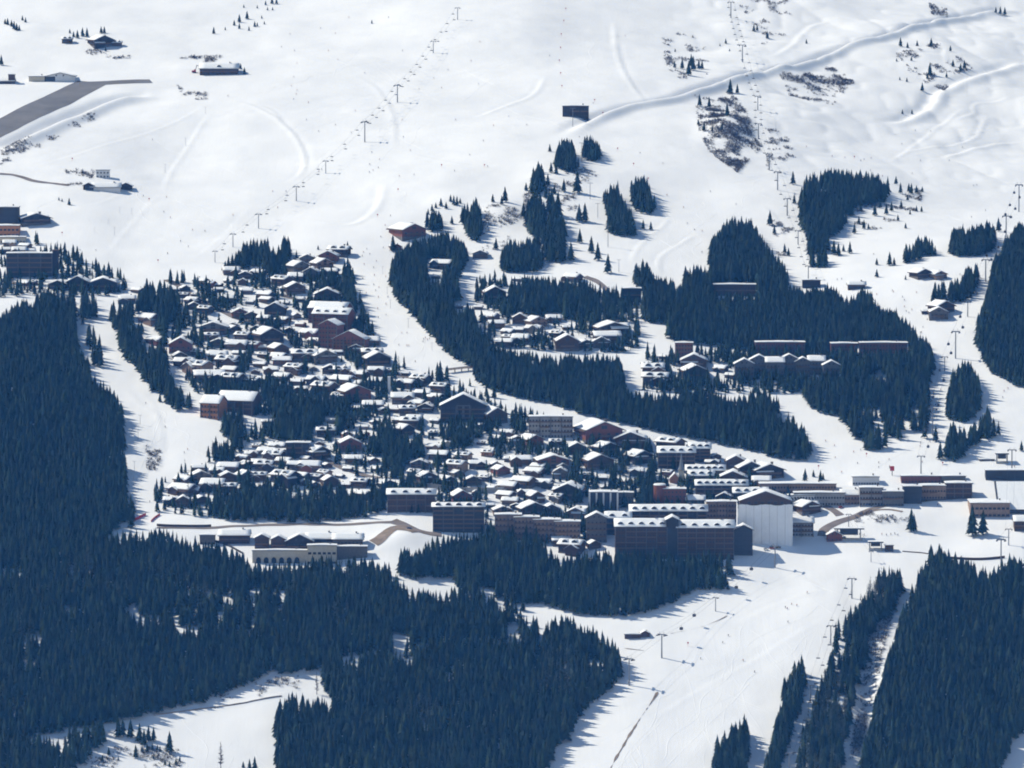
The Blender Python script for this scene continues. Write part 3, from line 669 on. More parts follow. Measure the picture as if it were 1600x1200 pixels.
part('roof_sheet', MB().add(wedge(-hw + .5, hw, -4.6, 34.6, 2.75, 22.1, .15), BX).mesh('roof_sheet', M_SNOW), ro_); KEEP.append((1560, 1600, 745, 795, 0.0))
block('ski_school', 'dark low building behind the great white sloping roof', 1540, 1625, 733, 751, 10, 2, 14, 'slate', balc=False, keep=0)
b = block('chalet_hotel', 'pale balconied chalet hotel with many linked gables in the forest', 1148, 1178, 560, 594, 13, 3, 6, 'grey', roof='gable', keep=.35)
for a_, c_, t_, bb, rf in ((1172, 1200, 554, 588, 'gable'), (1197, 1225, 558, 593, 'pitch'), (1220, 1246, 553, 588, 'gable'), (1243, 1266, 558, 590, 'gable'), (1263, 1289, 556, 586, 'pitch'), (1286, 1312, 563, 597, 'gable')): block('', '', a_, c_, t_, bb, 12, 3, 5, 'grey', roof=rf, root=b, keep=.4)
block('apartment_row', 'reddish brown row with flat snowy roof above the pale chalet hotel', 1180, 1258, 533, 557, 12, 3, 16, 'red', keep=.6)
block('apartment_row', 'short reddish row half hidden in the forest', 1298, 1340, 535, 560, 12, 3, 8, 'red', keep=.65)
block('apartment_row', 'rightmost reddish forest row with long snowy roof', 1343, 1418, 534, 556, 12, 3, 15, 'red', keep=.65)
block('apartment_tower', 'narrow reddish building at the forest edge above the paired gables', 1055, 1083, 534, 562, 11, 4, 6, 'red', keep=.1)
block('forest_hotel', 'low brown hotel with long snowy roof framed by forest', 1115, 1181, 443, 463, 12, 2, 14, 'brown', keep=.5)
block('lift_station', 'open dark-framed lift station above the forest track', 971, 1002, 449, 472, 12, 2, 5, 'dark', keep=.05)
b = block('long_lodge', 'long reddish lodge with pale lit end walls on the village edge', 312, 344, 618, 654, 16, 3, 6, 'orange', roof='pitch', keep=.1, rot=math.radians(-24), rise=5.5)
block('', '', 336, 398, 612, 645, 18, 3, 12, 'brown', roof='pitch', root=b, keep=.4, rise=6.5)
b = block('red_hotel', 'uppermost of the red gabled hotels beside the steep piste', 480, 542, 472, 507, 16, 4, 12, 'red', roof='pitch', keep=.1, rot=math.radians(-20))
block('red_hotel', 'red hotel with many dormers, second of the red hotels', 486, 546, 481, 518, 16, 4, 11, 'red', roof='pitch', dorm=4, keep=.1, rot=math.radians(-22))
block('red_hotel', 'tall narrow red hotel with lit gable, in front of dormered one', 497, 528, 499, 544, 16, 5, 6, 'red', roof='gable', keep=.1, rot=math.radians(-20))
block('red_hotel', 'broad red-brown gabled hotel, lowest of the red hotels', 519, 571, 516, 549, 17, 4, 9, 'red', roof='gable', keep=.1, rot=math.radians(-14))
b = block('great_hall', 'great dark gabled hall with pale arch on its front', 688, 760, 615, 660, 22, 4, 9, 'dark', roof='gable', keep=.2)
part('arch', MB().box(-6, -5, -.4, -.02, 4, 14).box(5, 6, -.4, -.02, 4, 14).box(-6, 6, -.5, -.03, 14, 15).box(-1, 1, -.4, -.02, 3, 14).mesh('arch', WALL['grey']), b)
block('hotel_wing', 'low dark flat-roofed hotel in the village middle', 447, 485, 690, 716, 12, 3, 9, 'dark')
block('terrace_houses', 'long terrace with snowy roof above the spruce belt', 605, 680, 764, 800, 12, 3, 16, 'brown', roof='pitch', dorm=4)
block('dark_hotel', 'dark four-storey hotel with dormers above the church spire', 1028, 1086, 698, 734, 14, 4, 14, 'dark', roof='pitch', dorm=4)
block('dark_hotel', 'dark balconied hotel directly below the central forest edge', 1077, 1110, 692, 722, 13, 4, 8, 'dark', roof='pitch', dorm=3)
block('dormer_terrace', 'long dormered terrace right of the church', 1072, 1132, 727, 745, 12, 2, 14, 'dark', roof='pitch', dorm=6)
block('dormer_terrace', 'shorter dormered terrace right of the church, below the long one', 1076, 1116, 735, 758, 12, 3, 9, 'dark', roof='pitch', dorm=3)
block('dormer_terrace', 'wide dormered terrace above the white wrapped building', 1087, 1168, 750, 778, 12, 3, 18, 'dark', roof='pitch', dorm=7)
block('dormer_terrace', 'dormered terrace just behind the gable of the wrapped building', 1146, 1200, 762, 784, 12, 2, 12, 'brown', roof='pitch', dorm=4)
block('flat_building', 'small flat building behind the church car park', 966, 990, 768, 790, 9, 2, 5, 'stone', balc=False)
b = block('stone_lodge', 'cream stone-walled lodge complex with terraces and arches', 447, 489, 834, 864, 14, 2, 8, 'dark', roof='gable', keep=.05)
block('', '', 398, 420, 834, 860, 12, 2, 4, 'brown', roof='gable', root=b, keep=.05)
block('', '', 423, 447, 836, 862, 12, 2, 4, 'brown', roof='gable', root=b, keep=.05)
block('', '', 478, 524, 833, 856, 13, 2, 8, 'dark', roof='pitch', root=b, keep=.05)
block('', '', 520, 567, 834, 860, 12, 2, 8, 'stone', roof='pitch', root=b, keep=.05)
block('', '', 394, 482, 858, 880, 7, 1, 0, 'cream', root=b, keep=.25, balc=False)
block('', '', 480, 526, 850, 882, 9, 2, 6, 'cream', root=b, keep=.3, balc=False, rot=0)
block('', '', 525, 574, 852, 873, 8, 1, 0, 'stone', root=b, keep=.2, balc=False)
for x_ in (404, 416, 428, 440, 452, 464):
    P_ = ground(x_, 880)[0]; part('arch', MB().prism([(-2, -2), (2, -2), (2, 3.2), (1.2, 4.5), (0, 5), (-1.2, 4.5), (-2, 3.2)], -.25, -.02).mesh('arch', M_GLASS), b, Vector(P_) - b.location)
block('garage', 'long grey retaining building left of the stone lodge', 312, 336, 834, 851, 9, 1, 4, 'stone', balc=False)
block('lodge', 'long snowy-roofed lodge just left of the cream lodge complex', 342, 390, 828, 850, 12, 2, 9, 'brown', roof='pitch', keep=.1)
b = block('hangar', 'airfield hangar with pale walls at the head of the runway', 70, 117, 113, 127.5, 20, 0, 0, 'white', roof='gable', keep=0, rise=3.6)
P_ = b.location; part('hangar_door', MB().box(-16, -5, -.3, -.01, 0, 5.2).mesh('hangar_door', M_DARKSTEEL), b)
block('', '', 45, 70, 118, 127.5, 16, 0, 0, 'cream', root=b)
b = block('airfield_office', 'small brown office with square tower left of the hangar', -6, 22, 122, 131, 12, 1, 6, 'brown', roof='pitch')
block('', '', 13, 23, 115, 131, 6, 0, 0, 'brown', root=b)
block('mountain_lodge', 'long brown lodge with snowy roof at the upper left pistes', 312, 372, 99, 117, 16, 2, 14, 'brown', roof='pitch', dorm=1)
b = block('farmstead', 'white low farmstead with two gabled ends on the snowfield', 142, 188, 286, 299, 11, 1, 0, 'white', roof='pitch')
block('', '', 130, 146, 285, 297, 10, 1, 2, 'dark', roof='gable', root=b); block('', '', 187, 206, 285, 297, 10, 1, 2, 'dark', roof='gable', root=b)
block('ski_hut', 'boxy white hut with glazed front above the farmstead', 150, 171, 264, 278, 8, 2, 4, 'white', balc=False)
b = block('top_station', 'dark boxy lift station alone on the central snowfield', 879, 920, 164, 183, 12, 2, 9, 'dark', keep=0)
block('lift_station', 'small dark lift station above the broad forest', 1254, 1282, 436, 450, 9, 1, 6, 'dark', balc=False)
block('lift_hut', 'snow-roofed shed right of the small dark lift station', 1325, 1352, 440, 452, 7, 1, 4, 'brown', balc=False, roof='pitch')
block('hut', 'reddish hut beside the lower lift platform', 1292, 1316, 829, 846, 9, 1, 4, 'red', roof='gable')
block('lower_station_wall', 'brown timber-faced wall beside the piste hut', 976, 1001, 989, 998, 4, 1, 0, 'brown', balc=False, cat='wall')
block('edge_house', 'brown house at the right edge below the sports hall', 1585, 1625, 806, 830, 12, 2, 8, 'brown', roof='pitch')
# white sheeted building
b = block('wrapped_building', 'tall building wrapped in white sheeting under a snowy gable', 1156, 1236, 766, 850, 26, 0, 0, 'brown', roof='gable', keep=.02, rise=7.5)
s_ = b.location.y / FPX; W_ = 86 * s_
for k in range(7):
    x0 = -W_/2 + W_ * k / 7; x1 = x0 + W_ / 7 - .12
    n = 5; vs = []; fs = []
    for i in range(n + 1):
        t = i / n; x = x0 + (x1 - x0) * t; bulge = -1.6 - .35 * math.sin(math.pi * t) + 1.2 * (2 * x / W_) ** 4
        vs += [(x, bulge, -5), (x, bulge, 32.5 + .5 * math.sin(k * 2.1 + t * 3))]
    for i in range(n): fs.append((2 * i, 2 * i + 2, 2 * i + 3, 2 * i + 1))
    part('sheet', MB().add(vs, fs).mesh('sheet', M_WHITE), b)
for x_ in np.linspace(-W_ * .3, W_ * .3, 6): part('window', _wbig, b, (float(x_), 0, 33.2))
part('side_sheet', MB().box(-W_/2 - .6, -W_/2 - .3, -.8, 22, -5, 32.5).mesh('side_sheet', M_WHITE), b)
# church
P_ = ground(1058, 757)[0]; ch = empty('church', P_); tag(ch, 'small church with slender grey spire and lit orange wall', 'church')
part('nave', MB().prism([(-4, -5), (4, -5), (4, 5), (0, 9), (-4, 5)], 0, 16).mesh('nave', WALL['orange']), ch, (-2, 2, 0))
part('nave_snow', MB().add(*snow_mesh(dense([(-4.6, 4.6), (0, 9.1), (4.6, 4.6)], 3), -.4, 16.4, 3, .7, 4)).mesh('nave_snow', M_SNOW), ch, (-2, 2, 0))
part('tower', MB().box(-2.1, 2.1, -2.1, 2.1, -5, 12).mesh('tower', WALL['cream']), ch, (3.5, 3, 0))
sp = part('spire', MB().tube((0, 0, 12), (0, 0, 15), 3.0, 1.7, 8).tube((0, 0, 15), (0, 0, 27), 1.7, .05, 8).mesh('spire', M_STEEL), ch, (3.5, 3, 0))
KEEP.append((1048, 1068, 708, 757, .1))

# --- chalets: u v width kind colour
CH = '''57 352 55 g dark|15 386 24 s|36 389 22 s|8 396 22 s|30 398 26 s|48 396 18 s|35 447 20 s red|48 446 18 s red|90 453 34 g|121 454 40 g|161 455 56 g dark
211 458 22 s|199 474 30 s|226 506 34 s|237 538 32 s|274 456 16 s|285 466 20 s|296 476 26 s|303 484 22 g|316 491 26 s|310 446 26 s|324 449 22 s|338 449 18 s|362 430 30 s|383 436 26 g|400 432 26 s|379 446 18 g|342 457 18 s|385 460 22 s|354 474 28 s dark|410 467 30 s|375 497 30 g red|393 498 24 g brown|333 523 54 g grey|368 521 26 g|331 532 26 s|341 543 32 g|368 547 38 s brown|376 532 28 s|392 547 26 s|400 522 24 g
282 554 44 g|307 557 22 s|282 564 26 g|285 575 38 s|302 585 46 s|326 597 54 s|339 564 36 s|352 575 40 s|356 585 28 s|358 602 40 s|389 603 30 s|372 558 24 s|409 560 22 s|404 575 24 s|423 585 28 s|440 572 34 s
480 411 28 g|512 411 36 g|527 401 38 s|508 422 36 g|471 426 34 g grey|485 437 32 g|514 432 30 s|434 447 34 s|462 440 30 s|463 460 36 g|444 456 18 s|412 474 26 s|511 474 48 g brown|429 496 40 g dark|410 503 24 s|437 505 26 s|425 539 48 g dark|480 529 34 s red|488 538 26 s|440 555 32 g|476 565 46 s|556 552 30 g|578 541 36 s|582 561 38 s|592 574 46 g dark|408 548 20 s|430 565 30 s|510 568 44 g|516 584 30 g|455 584 36 s|534 587 30 s|558 592 30 s|587 587 30 s|530 604 42 s|491 603 34 s|436 596 32 s|408 598 22 s|551 607 28 s|652 602 34 s|585 603 28 s|462 603 26 s
647 373 52 g red|620 392 20 g red|750 404 28 g stone|687 421 38 s|681 436 18 s|774 472 42 g dark|717 483 14 s|747 484 16 s|761 501 30 s|777 514 30 s|790 524 24 s|794 533 24 s|786 543 32 s|807 440 18 s|890 440 30 s|960 524 62 g dark|950 537 48 s dark|887 549 44 g|916 545 34 g|940 544 32 g|812 507 28 g|842 512 36 g|866 504 28 s|887 516 18 s|809 520 20 s|831 521 30 s|812 537 32 s|842 530 22 s|866 528 24 s|1084 577 48 g brown|1088 594 48 g|1123 582 24 s|1023 602 46 s|1020 588 40 s|1036 562 18 s|1010 575 18 s|1140 592 22 s
1445 435 34 g|1470 436 28 g|1467 500 36 g stone|1478 490 40 g|1448 491 18 s
311 737 26 s|355 738 38 s|376 721 24 s|392 715 24 s|390 732 28 g|388 752 32 g|357 754 32 g|315 754 38 g|281 757 32 s|278 774 46 s|330 768 42 s|356 770 32 s|268 790 32 s|286 792 28 g|317 788 28 g|300 772 24 s|338 742 26 s
471 614 24 s|500 616 42 s|528 627 30 s|559 627 54 g red|631 607 32 s|582 643 38 s|601 647 22 g|614 645 24 s|561 643 20 s|629 631 40 s|659 622 30 s|683 614 32 s|675 628 30 s|648 637 28 s|664 645 30 g|637 649 30 s|620 663 24 s|646 661 28 s|640 669 34 s|638 681 30 g dark|678 662 18 s|777 663 42 g|509 683 34 s|543 685 20 g orange|567 683 16 s red|418 664 22 s|426 697 18 s|517 662 16 s|503 718 40 g dark|548 706 42 g red|527 699 18 s|552 726 32 s dark
431 704 30 s|414 712 32 s|440 713 28 s|424 722 36 s|404 728 26 s|411 737 34 s|440 728 28 s|462 735 32 s|483 738 38 s|437 757 46 s|466 751 30 s|490 751 24 s|503 746 24 s|477 759 18 g|493 763 20 g|518 762 30 g|538 763 22 s|560 763 30 s|609 764 30 g|560 779 32 s|404 752 28 s|412 766 26 s|586 725 20 g|655 733 34 g|645 746 26 s|670 755 36 g|683 720 36 s|676 704 28 s|699 700 18 g cream|708 738 36 s|704 758 28 g brown|718 745 24 g|740 759 32 g brown|746 733 32 s|721 720 28 s|760 714 22 s orange|771 691 24 s|790 681 24 s|796 722 20 s|787 743 28 g|785 782 34 s|723 789 38 g red|786 806 36 g|755 752 22 s
809 694 28 g|837 698 36 g red|868 698 24 s dark|944 692 74 g red|902 710 34 g brown|953 710 42 g dark|985 700 58 g brown|815 728 38 s brown|865 732 60 g red|939 734 52 g|831 744 34 s|875 748 28 g stone|880 737 24 g|917 748 22 s|995 743 28 s|1006 724 42 g dark|1040 704 46 s|838 735 28 s|1112 729 26 s|1120 718 20 g|1150 734 38 g|1174 746 48 g dark|1145 760 50 g brown|1190 760 34 s|1203 748 56 g dark|1131 786 30 g
887 782 54 g dark|846 762 32 s|812 762 40 s|820 776 26 s|840 786 30 g|866 784 26 s stone|878 775 36 s|899 814 40 g|836 808 52 g|862 806 34 g|806 796 22 g|790 768 34 s|796 790 30 s
889 866 44 s|878 853 34 s|1268 803 42 g brown|1056 870 34 g|930 858 24 g brown|163 74 40 g dark|183 73 18 s|105 68 20 s|1008 996 18 g brown|1284 768 20 s|1405 776 18 g|1040 745 22 s'''
for line in CH.replace('\n', '|').split('|'):
    t = line.split()
    if len(t) >= 4: chalet(float(t[0]), float(t[1]), float(t[2]), t[3], t[4] if len(t) > 4 else None)
# small sheds and chalets squeezed between the larger ones
_fill = 0; _groves = [pts(f_[1]) for f_ in FOREST]
for _ in range(4000):
    if _fill >= 44: break
    u_, v_ = R.uniform(255, 1010), R.uniform(440, 800)
    if not inpoly(np.array([u_]), np.array([v_]), pts('270 445 480 405 560 540 660 600 760 660 900 700 1010 740 960 800 800 800 600 780 340 745 420 660 300 600'))[0]: continue
    if any(inpoly(np.array([u_]), np.array([v_ - 4]), q_)[0] for q_ in _groves): continue
    if any(abs(u_ - c[1]) < (c[3] + 17) * .46 and abs(v_ - c[2]) < 9 for c in CHALETS) or any(a_ < u_ < b_ and vt < v_ < vb + 6 for a_, b_, vt, vb, f in KEEP if b_ - a_ > 45): continue
    chalet(u_, v_, R.uniform(14, 19.5), R.choice('gss')); _fill += 1
print('CHALETS', len(CHALETS))
# ------------------------------------------------------------------ woods (countless trees): one object per wood
def candidates(sp):
    gx = np.arange(-660, 660, sp); gy = np.arange(4290, 6690, sp); X, Y = np.meshgrid(gx, gy); X = X.ravel() + (RN.rand(X.size) - .5) * sp * .9; Y = Y.ravel() + (RN.rand(Y.size) - .5) * sp * .9
    Z = H(X, Y); u, v = pixel(np.c_[X, Y, Z]); k = (u > -25) & (u < 1625) & (v > 0) & (v < 1225)
    return np.c_[X, Y, Z][k], u[k], v[k]
def hides(u, v, hp, more=0.0):
    """a tree standing at (u, v), hp pixels tall, would stand before a facade or roof that the photo shows"""
    bad = np.zeros(len(u), bool)
    for (u0, u1, vt, vb, f) in KEEP:
        if u1 - u0 < 56: f = min(.85, f + more)
        bad |= (u > u0 - 3) & (u < u1 + 3) & (v > vb - 6) & (v - hp < vb - f * (vb - vt)) & (v - hp < vb)
        bad |= (u > u0 - 1) & (u < u1 + 1) & (v <= vb + 1) & (v > vb - 6 - np.minimum(0.3 * (u1 - u0), 9))      # inside the footprint
    return bad
THIN = [pts(q) for q in ('270 925 420 920 430 1012 270 1005', '25 1000 65 995 65 1060 25 1060', '640 1000 790 1002 790 1028 600 1030', '520 1030 600 1020 640 1030 600 1050 540 1065', '735 915 805 930 812 968 760 962', '610 990 645 990 645 1060 610 1050', '0 890 40 890 40 930 0 930', '100 950 130 945 130 1000 100 1000', '1015 575 1060 575 1060 640 1020 640', '1200 600 1245 610 1262 690 1215 680', '1320 640 1440 640 1440 700 1330 700', '150 480 185 480 190 560 165 560', '1000 500 1045 510 1040 560 1005 560', '1310 1000 1335 1000 1325 1120 1295 1110', '130 450 165 450 165 570 130 560')]
FU, FV = [], []
_cand = {}
for lab, s_, hm, sp in FOREST:
    poly = pts(s_); sp = round(sp, 1)
    if sp not in _cand: _cand[sp] = candidates(sp)
    P, u, v = _cand[sp]
    us = [p[0] for p in poly]; vs = [p[1] for p in poly]
    k = (u > min(us)) & (u < max(us)) & (v > min(vs)) & (v < max(vs) + 2)
    P, u, v = P[k], u[k], v[k]
    ht = hm * np.clip(1 + 0.20 * RN.randn(len(u)), .5, 1.45) * (1 + 0.12 * vnoise(P[:, 0] / 40, P[:, 1] / 40, 21)); hp = ht * FPX / P[:, 1]
    k = inpoly(u, v, poly) & inpoly(u, v - (0.40 if ('strip' in lab or 'band' in lab or 'pointed' in lab) else 0.72 if ('clump' in lab or 'copse' in lab or 'row' in lab) else 0.86) * hp, poly)
    gap = vnoise(P[:, 0] / 17, P[:, 1] / 22, 31) + 0.5 * vnoise(P[:, 0] / 60, P[:, 1] / 60, 32)
    k &= (gap < 0.74 + 0.3 * RN.rand(len(u))) & ~hides(u, v, hp, .22)
    thin = np.zeros(len(u), bool)
    for q in THIN: thin |= inpoly(u, v, q)
    k &= ~(thin & ((RN.rand(len(u)) < .35) | (vnoise(P[:, 0] / 9, P[:, 1] / 12, 35) > .0)))
    P, u, v, ht = P[k], u[k], v[k], ht[k]
    if not len(P): continue
    n = len(P); br = RN.uniform(0.75, 1.25, n); tint = np.c_[br * RN.uniform(.9, 1.2, n), br, br * RN.uniform(.85, 1.15, n), np.ones(n)]
    bare = None
    mixed = (vnoise(P[:, 0] / 35, P[:, 1] / 35, 41) > (0.15 if 'mixed' in lab else 0.62)) & (RN.rand(n) < .7)
    if 'mixed' in lab or 'foreground' in lab:
        bare = mixed; tint[mixed] = np.array([3.6, 2.4, 3.0, 1.0]) * RN.uniform(.8, 1.2, (mixed.sum(), 1))
    o = mass_of_trees('spruce_forest', P - (0, 0, .3), ht, ht * RN.uniform(.15, .27, n), tint, bare)
    o['kind'] = 'stuff'; o['label'] = lab; o['category'] = 'forest'
    FU.append(u); FV.append(v)
print('FOREST TREES', sum(len(a) for a in FU))
# ------------------------------------------------------------------ single trees
def tree_mesh(seed, bare=False):
    rnd = random.Random(seed)
    (v, f), (tv, tf) = spruce_template(12, 10, rnd, .5)
    if bare: v, f = bare_template(rnd, 60)
    v = v * np.array([3.9 if not bare else 2.6, 3.9 if not bare else 2.6, 16.0]); tv = tv * np.array([3.0, 3.0, 16.0])
    return mesh_np('crown', v, f, M_TWIG if bare else M_NEEDLE1), mesh_np('trunk', tv, tf, M_BARK)
TM = [tree_mesh(100 + i) for i in range(7)]; TB = [tree_mesh(200 + i, True) for i in range(2)]
TREES = []
def single_tree(P, hm, u, v, bare=False, wide=1.0, name='spruce_tree'):
    root = empty('larch_tree' if bare else name, (P[0], P[1], P[2] - .2), R.random() * 6.28, (hm / 16 * wide, hm / 16 * wide, hm / 16))
    c, t = R.choice(TB if bare else TM); part('trunk', t, root); part('crown', c, root)
    TREES.append((root, u, v, hm, bare)); return root
TR = '''8 38 10|12 39 12|18 42 12|22 46 14|26 48 13|30 48 10|35 32 9|40 35 9|109 52 8|115 58 10|121 60 14|129 57 15|136 58 16|158 52 12|163 52 12|165 80 8|2 102 18|334 53 12|352 47 6|366 40 10|374 35 14|374 45 10|386 30 14|389 48 8|398 42 10|381 12 6|415 8 8|425 6 12|432 6 10|418 16 6|426 16 6|402 13 6|413 38 6|402 41 7|409 29 6|581 37 7|382 116 12|376 108 10|108 320 12|97 315 6|92 313 6
859 237 13|872 250 24|880 245 28|885 240 24|888 263 30|893 265 30|897 262 28|841 270 20|846 272 18|833 285 18|840 287 20|843 285 16|856 290 20|861 270 18|869 272 18|902 302 38|881 300 22|866 303 15|822 298 14|830 300 14|835 303 14|914 240 28|921 243 28|933 248 24|928 245 15|936 250 18
1054 106 12|1066 108 18|1076 118 24|1080 105 22|1083 110 24|1092 108 16|1097 108 14|1055 81 6|1134 68 9|1125 72 5|1140 80 5|1141 146 24|1152 146 16|1093 166 20|1108 168 18|1136 182 22|1100 205 15|1091 195 10|1113 205 10|1128 203 12|1178 49 12|1183 48 10|1199 60 12
1239 288 22|1260 68 8|1407 73 16|1418 75 10|1433 72 10|1455 73 15|1485 80 10|1424 95 8|1489 104 12|1501 112 14|1507 107 14|1453 118 22|1449 123 10|1479 121 9|1441 142 14|1406 125 6|1417 128 8|1401 96 6|1556 20 10|1563 22 13|1570 24 14|1410 178 8|1425 178 8
1400 288 14|1407 302 18|1420 300 15|1424 303 18|1432 302 14|1441 300 10|1418 313 10|1403 345 11|1408 325 13|1422 335 8|1432 330 10|1440 331 10|1415 357 10|1385 335 18|1393 330 16|1367 337 20|1350 358 16|1342 350 14|1357 358 10|1335 365 18|1203 352 25|1210 365 14|1241 318 16|1226 395 16|1232 400 14|1328 396 20|1310 400 22|1303 398 24|1318 393 12|1370 414 12|1390 415 23|1397 415 14|1370 433 14|1415 437 8|1560 362 24|1345 330 14|1375 325 14
1424 830 38|1428 831 30|1519 838 52|1536 836 42|1258 752 22|1282 753 20|1286 750 12|1271 745 12|1469 718 30|1596 705 18|575 527 30|543 384 8|497 390 8|950 427 32|924 395 28|934 407 30|892 408 32|906 380 24|905 347 30|914 347 32|1005 358 16|1017 359 14|775 390 20|870 400 35|862 402 42|875 405 44|855 395 35|845 370 36|840 392 38|850 385 38|880 390 36|865 345 40|872 340 42|858 335 38|835 345 36|818 340 26|825 342 32|830 338 34|770 316 14|784 320 16|789 316 26|669 335 10|675 330 12|681 325 10|689 322 14|697 326 12|704 315 12|709 320 16|714 321 16|719 318 10|706 350 14|614 393 28|860 372 34|848 352 34|868 372 36|878 362 30|853 310 20|862 318 24
185 1152 34|192 1150 30|204 1153 32|218 1160 32|225 1165 28|232 1158 26|240 1158 24|265 1176 36|212 1184 22|222 1175 12|230 1175 14|238 1172 12|246 1172 10|250 1174 10|160 1190 12|170 1180 14|185 1188 8|240 1186 8|258 1195 10|265 1198 10|275 1195 12|281 1190 10|345 1203 46 b|380 1200 12|390 1202 18|398 1205 25|495 1085 36 b|627 898 42|637 900 46|650 905 48|655 900 46|664 890 30|332 715 28 b|350 718 32|362 720 34|817 955 22|806 960 20|250 628 16|760 620 20|772 622 22|1462 690 26|205 825 30|352 420 14|357 419 20|363 419 24|369 419 28|375 419 30|381 420 32|1345 960 34 b|1352 985 34 b'''
for line in TR.replace('\n', '|').split('|'):
    t = line.split(); u_, v_, h_ = map(float, t[:3]); P = ground(u_, v_)[0]
    single_tree(P, h_ * P[1] / FPX, u_, v_, len(t) > 3, 1.15 if h_ < 16 else 1.0)
# trees growing between the village houses
VILL = [('262 440 340 440 480 398 560 470 600 560 660 590 760 640 820 650 900 690 1010 700 1100 735 1240 770 1240 800 1160 800 960 800 912 850 780 850 680 805 600 800 340 812 245 800 240 760 310 715 380 690 420 660 300 612 270 560', 4.2),
        ('745 440 1000 470 1000 545 960 552 770 545 740 480', 4.2), ('1010 555 1320 548 1320 615 1000 615', 4.3), ('0 380 60 380 200 440 200 462 0 466', 6.5), ('1000 730 1040 700 1050 790 1000 800', 6.5), ('640 600 760 600 770 720 640 720', 8), ('400 560 560 600 640 700 420 700', 7), ('330 560 460 560 460 640 330 620', 7)]
VP, VU, VV, VH = [], [], [], []
for s_, sp in VILL:
    P, u, v = candidates(sp); k = inpoly(u, v, pts(s_)); P, u, v = P[k], u[k], v[k]
    ht = RN.uniform(6, 16, len(u)); hp = ht * FPX / P[:, 1]
    cl = vnoise(P[:, 0] / 30, P[:, 1] / 38, 51)
    _K = list(KEEP); KEEP[:] = [(a, b_, c, d, min(.9, f + .42) if (b_ - a) < 60 else f + .15) for a, b_, c, d, f in _K]
    k = ~hides(u, v, hp * np.where(RN.rand(len(u)) < .42, .5, 1.0)) & (cl + RN.rand(len(u)) * .9 > 0.0); KEEP[:] = _K
    VP.append(P[k]); VU.append(u[k]); VV.append(v[k]); VH.append(ht[k])
VP = np.concatenate(VP); VU = np.concatenate(VU); VV = np.concatenate(VV); VH = np.concatenate(VH)
od = np.argsort(-VH); n1 = max(0, 296 - len(TREES)); print('VILLAGE TREES', len(VP), 'single', len(TREES), n1)
for i in od[:n1]: single_tree(VP[i], VH[i], VU[i], VV[i])
rest = od[n1:]; n = len(rest); br = RN.uniform(.6, 1.5, n)
bare = RN.rand(n) < .10; tn = np.c_[br, br, br, np.ones(n)]; tn[bare] = (3.4, 2.3, 2.8, 1)
o = mass_of_trees('garden_trees', VP[rest] - (0, 0, .3), VH[rest], VH[rest] * RN.uniform(.17, .26, n), tn, bare)
o['kind'] = 'stuff'; o['label'] = 'spruces and bare trees scattered between the village chalets'; o['category'] = 'trees'

# ------------------------------------------------------------------ bare shrubs poking through the snow
SHRUB = [('dense bare shrubs on the steep knoll below the cat track', '1085 148 1120 158 1140 140 1168 178 1190 232 1152 270 1110 240 1092 205', 1500), ('shrubs in the hollow under the cat track', '1215 112 1250 118 1300 105 1336 128 1300 168 1235 150', 600),
 ('shrubs among small spruces at upper right', '1400 78 1470 68 1522 108 1480 122 1440 118 1400 108', 180), ('shrubs on the shoulder left of the cat track', '1032 45 1100 62 1112 112 1060 142 1040 100', 170),
 ('shrubs along the runway embankment', '0 233 60 208 120 188 150 172 150 186 60 232 0 258', 200), ('shrubs at the top edge above the cat track', '1450 0 1475 5 1482 28 1455 22', 90), ('reddish bare shrubs beside the left piste', '228 690 254 690 246 742 230 742', 70),
 ('shrubs on the snowy knoll', '760 318 832 330 800 352 756 345', 120), ('shrubs under the right chairlift', '1190 200 1230 208 1250 255 1200 268', 110), ('shrubs on the bank below the lodge', '275 132 322 134 322 156 290 156', 60),
 ('scattered shrubs near the upper right chairlift', '1160 0 1230 0 1240 50 1190 70 1150 40', 130), ('low shrubs and saplings at bottom left', '150 1165 290 1172 282 1200 130 1200', 130), ('shrubs below the central ridge trees', '880 262 932 262 932 282 890 288', 60),
 ('shrubs below the restaurant', '130 78 210 78 205 92 140 92', 50), ('rubble and shrubs behind the lodge', '278 84 345 84 345 98 285 98', 80), ('stones and shrubs left of the farmstead', '100 268 152 262 142 288 98 290', 60), ('shrubs on the ridge between spruces', '815 290 905 285 900 330 820 330', 140),
 ('shrubs at the corner right of the spruce oblong', '1330 320 1440 290 1440 340 1340 370', 170), ('shrubs above the car park road', '1330 802 1410 792 1420 815 1340 820', 60), ('shrubs along the lower path', '330 1078 465 1055 470 1075 350 1098', 60), ('shrubs below the right chairlift', '1205 345 1240 350 1242 400 1215 400', 60),
 ('bare bushes on the shaded gully', '1358 955 1402 930 1378 1030 1362 1100 1340 1190 1325 1190 1345 1080', 520), ('bushes at the tunnel hut', '745 340 800 350 790 395 740 385', 60), ('shrubs on the mound edge', '1440 130 1470 110 1500 120 1475 142', 50), ('bushes at the gully foot', '1300 1010 1335 1000 1310 1110 1280 1120', 120)]
CAND2 = candidates(1.7)
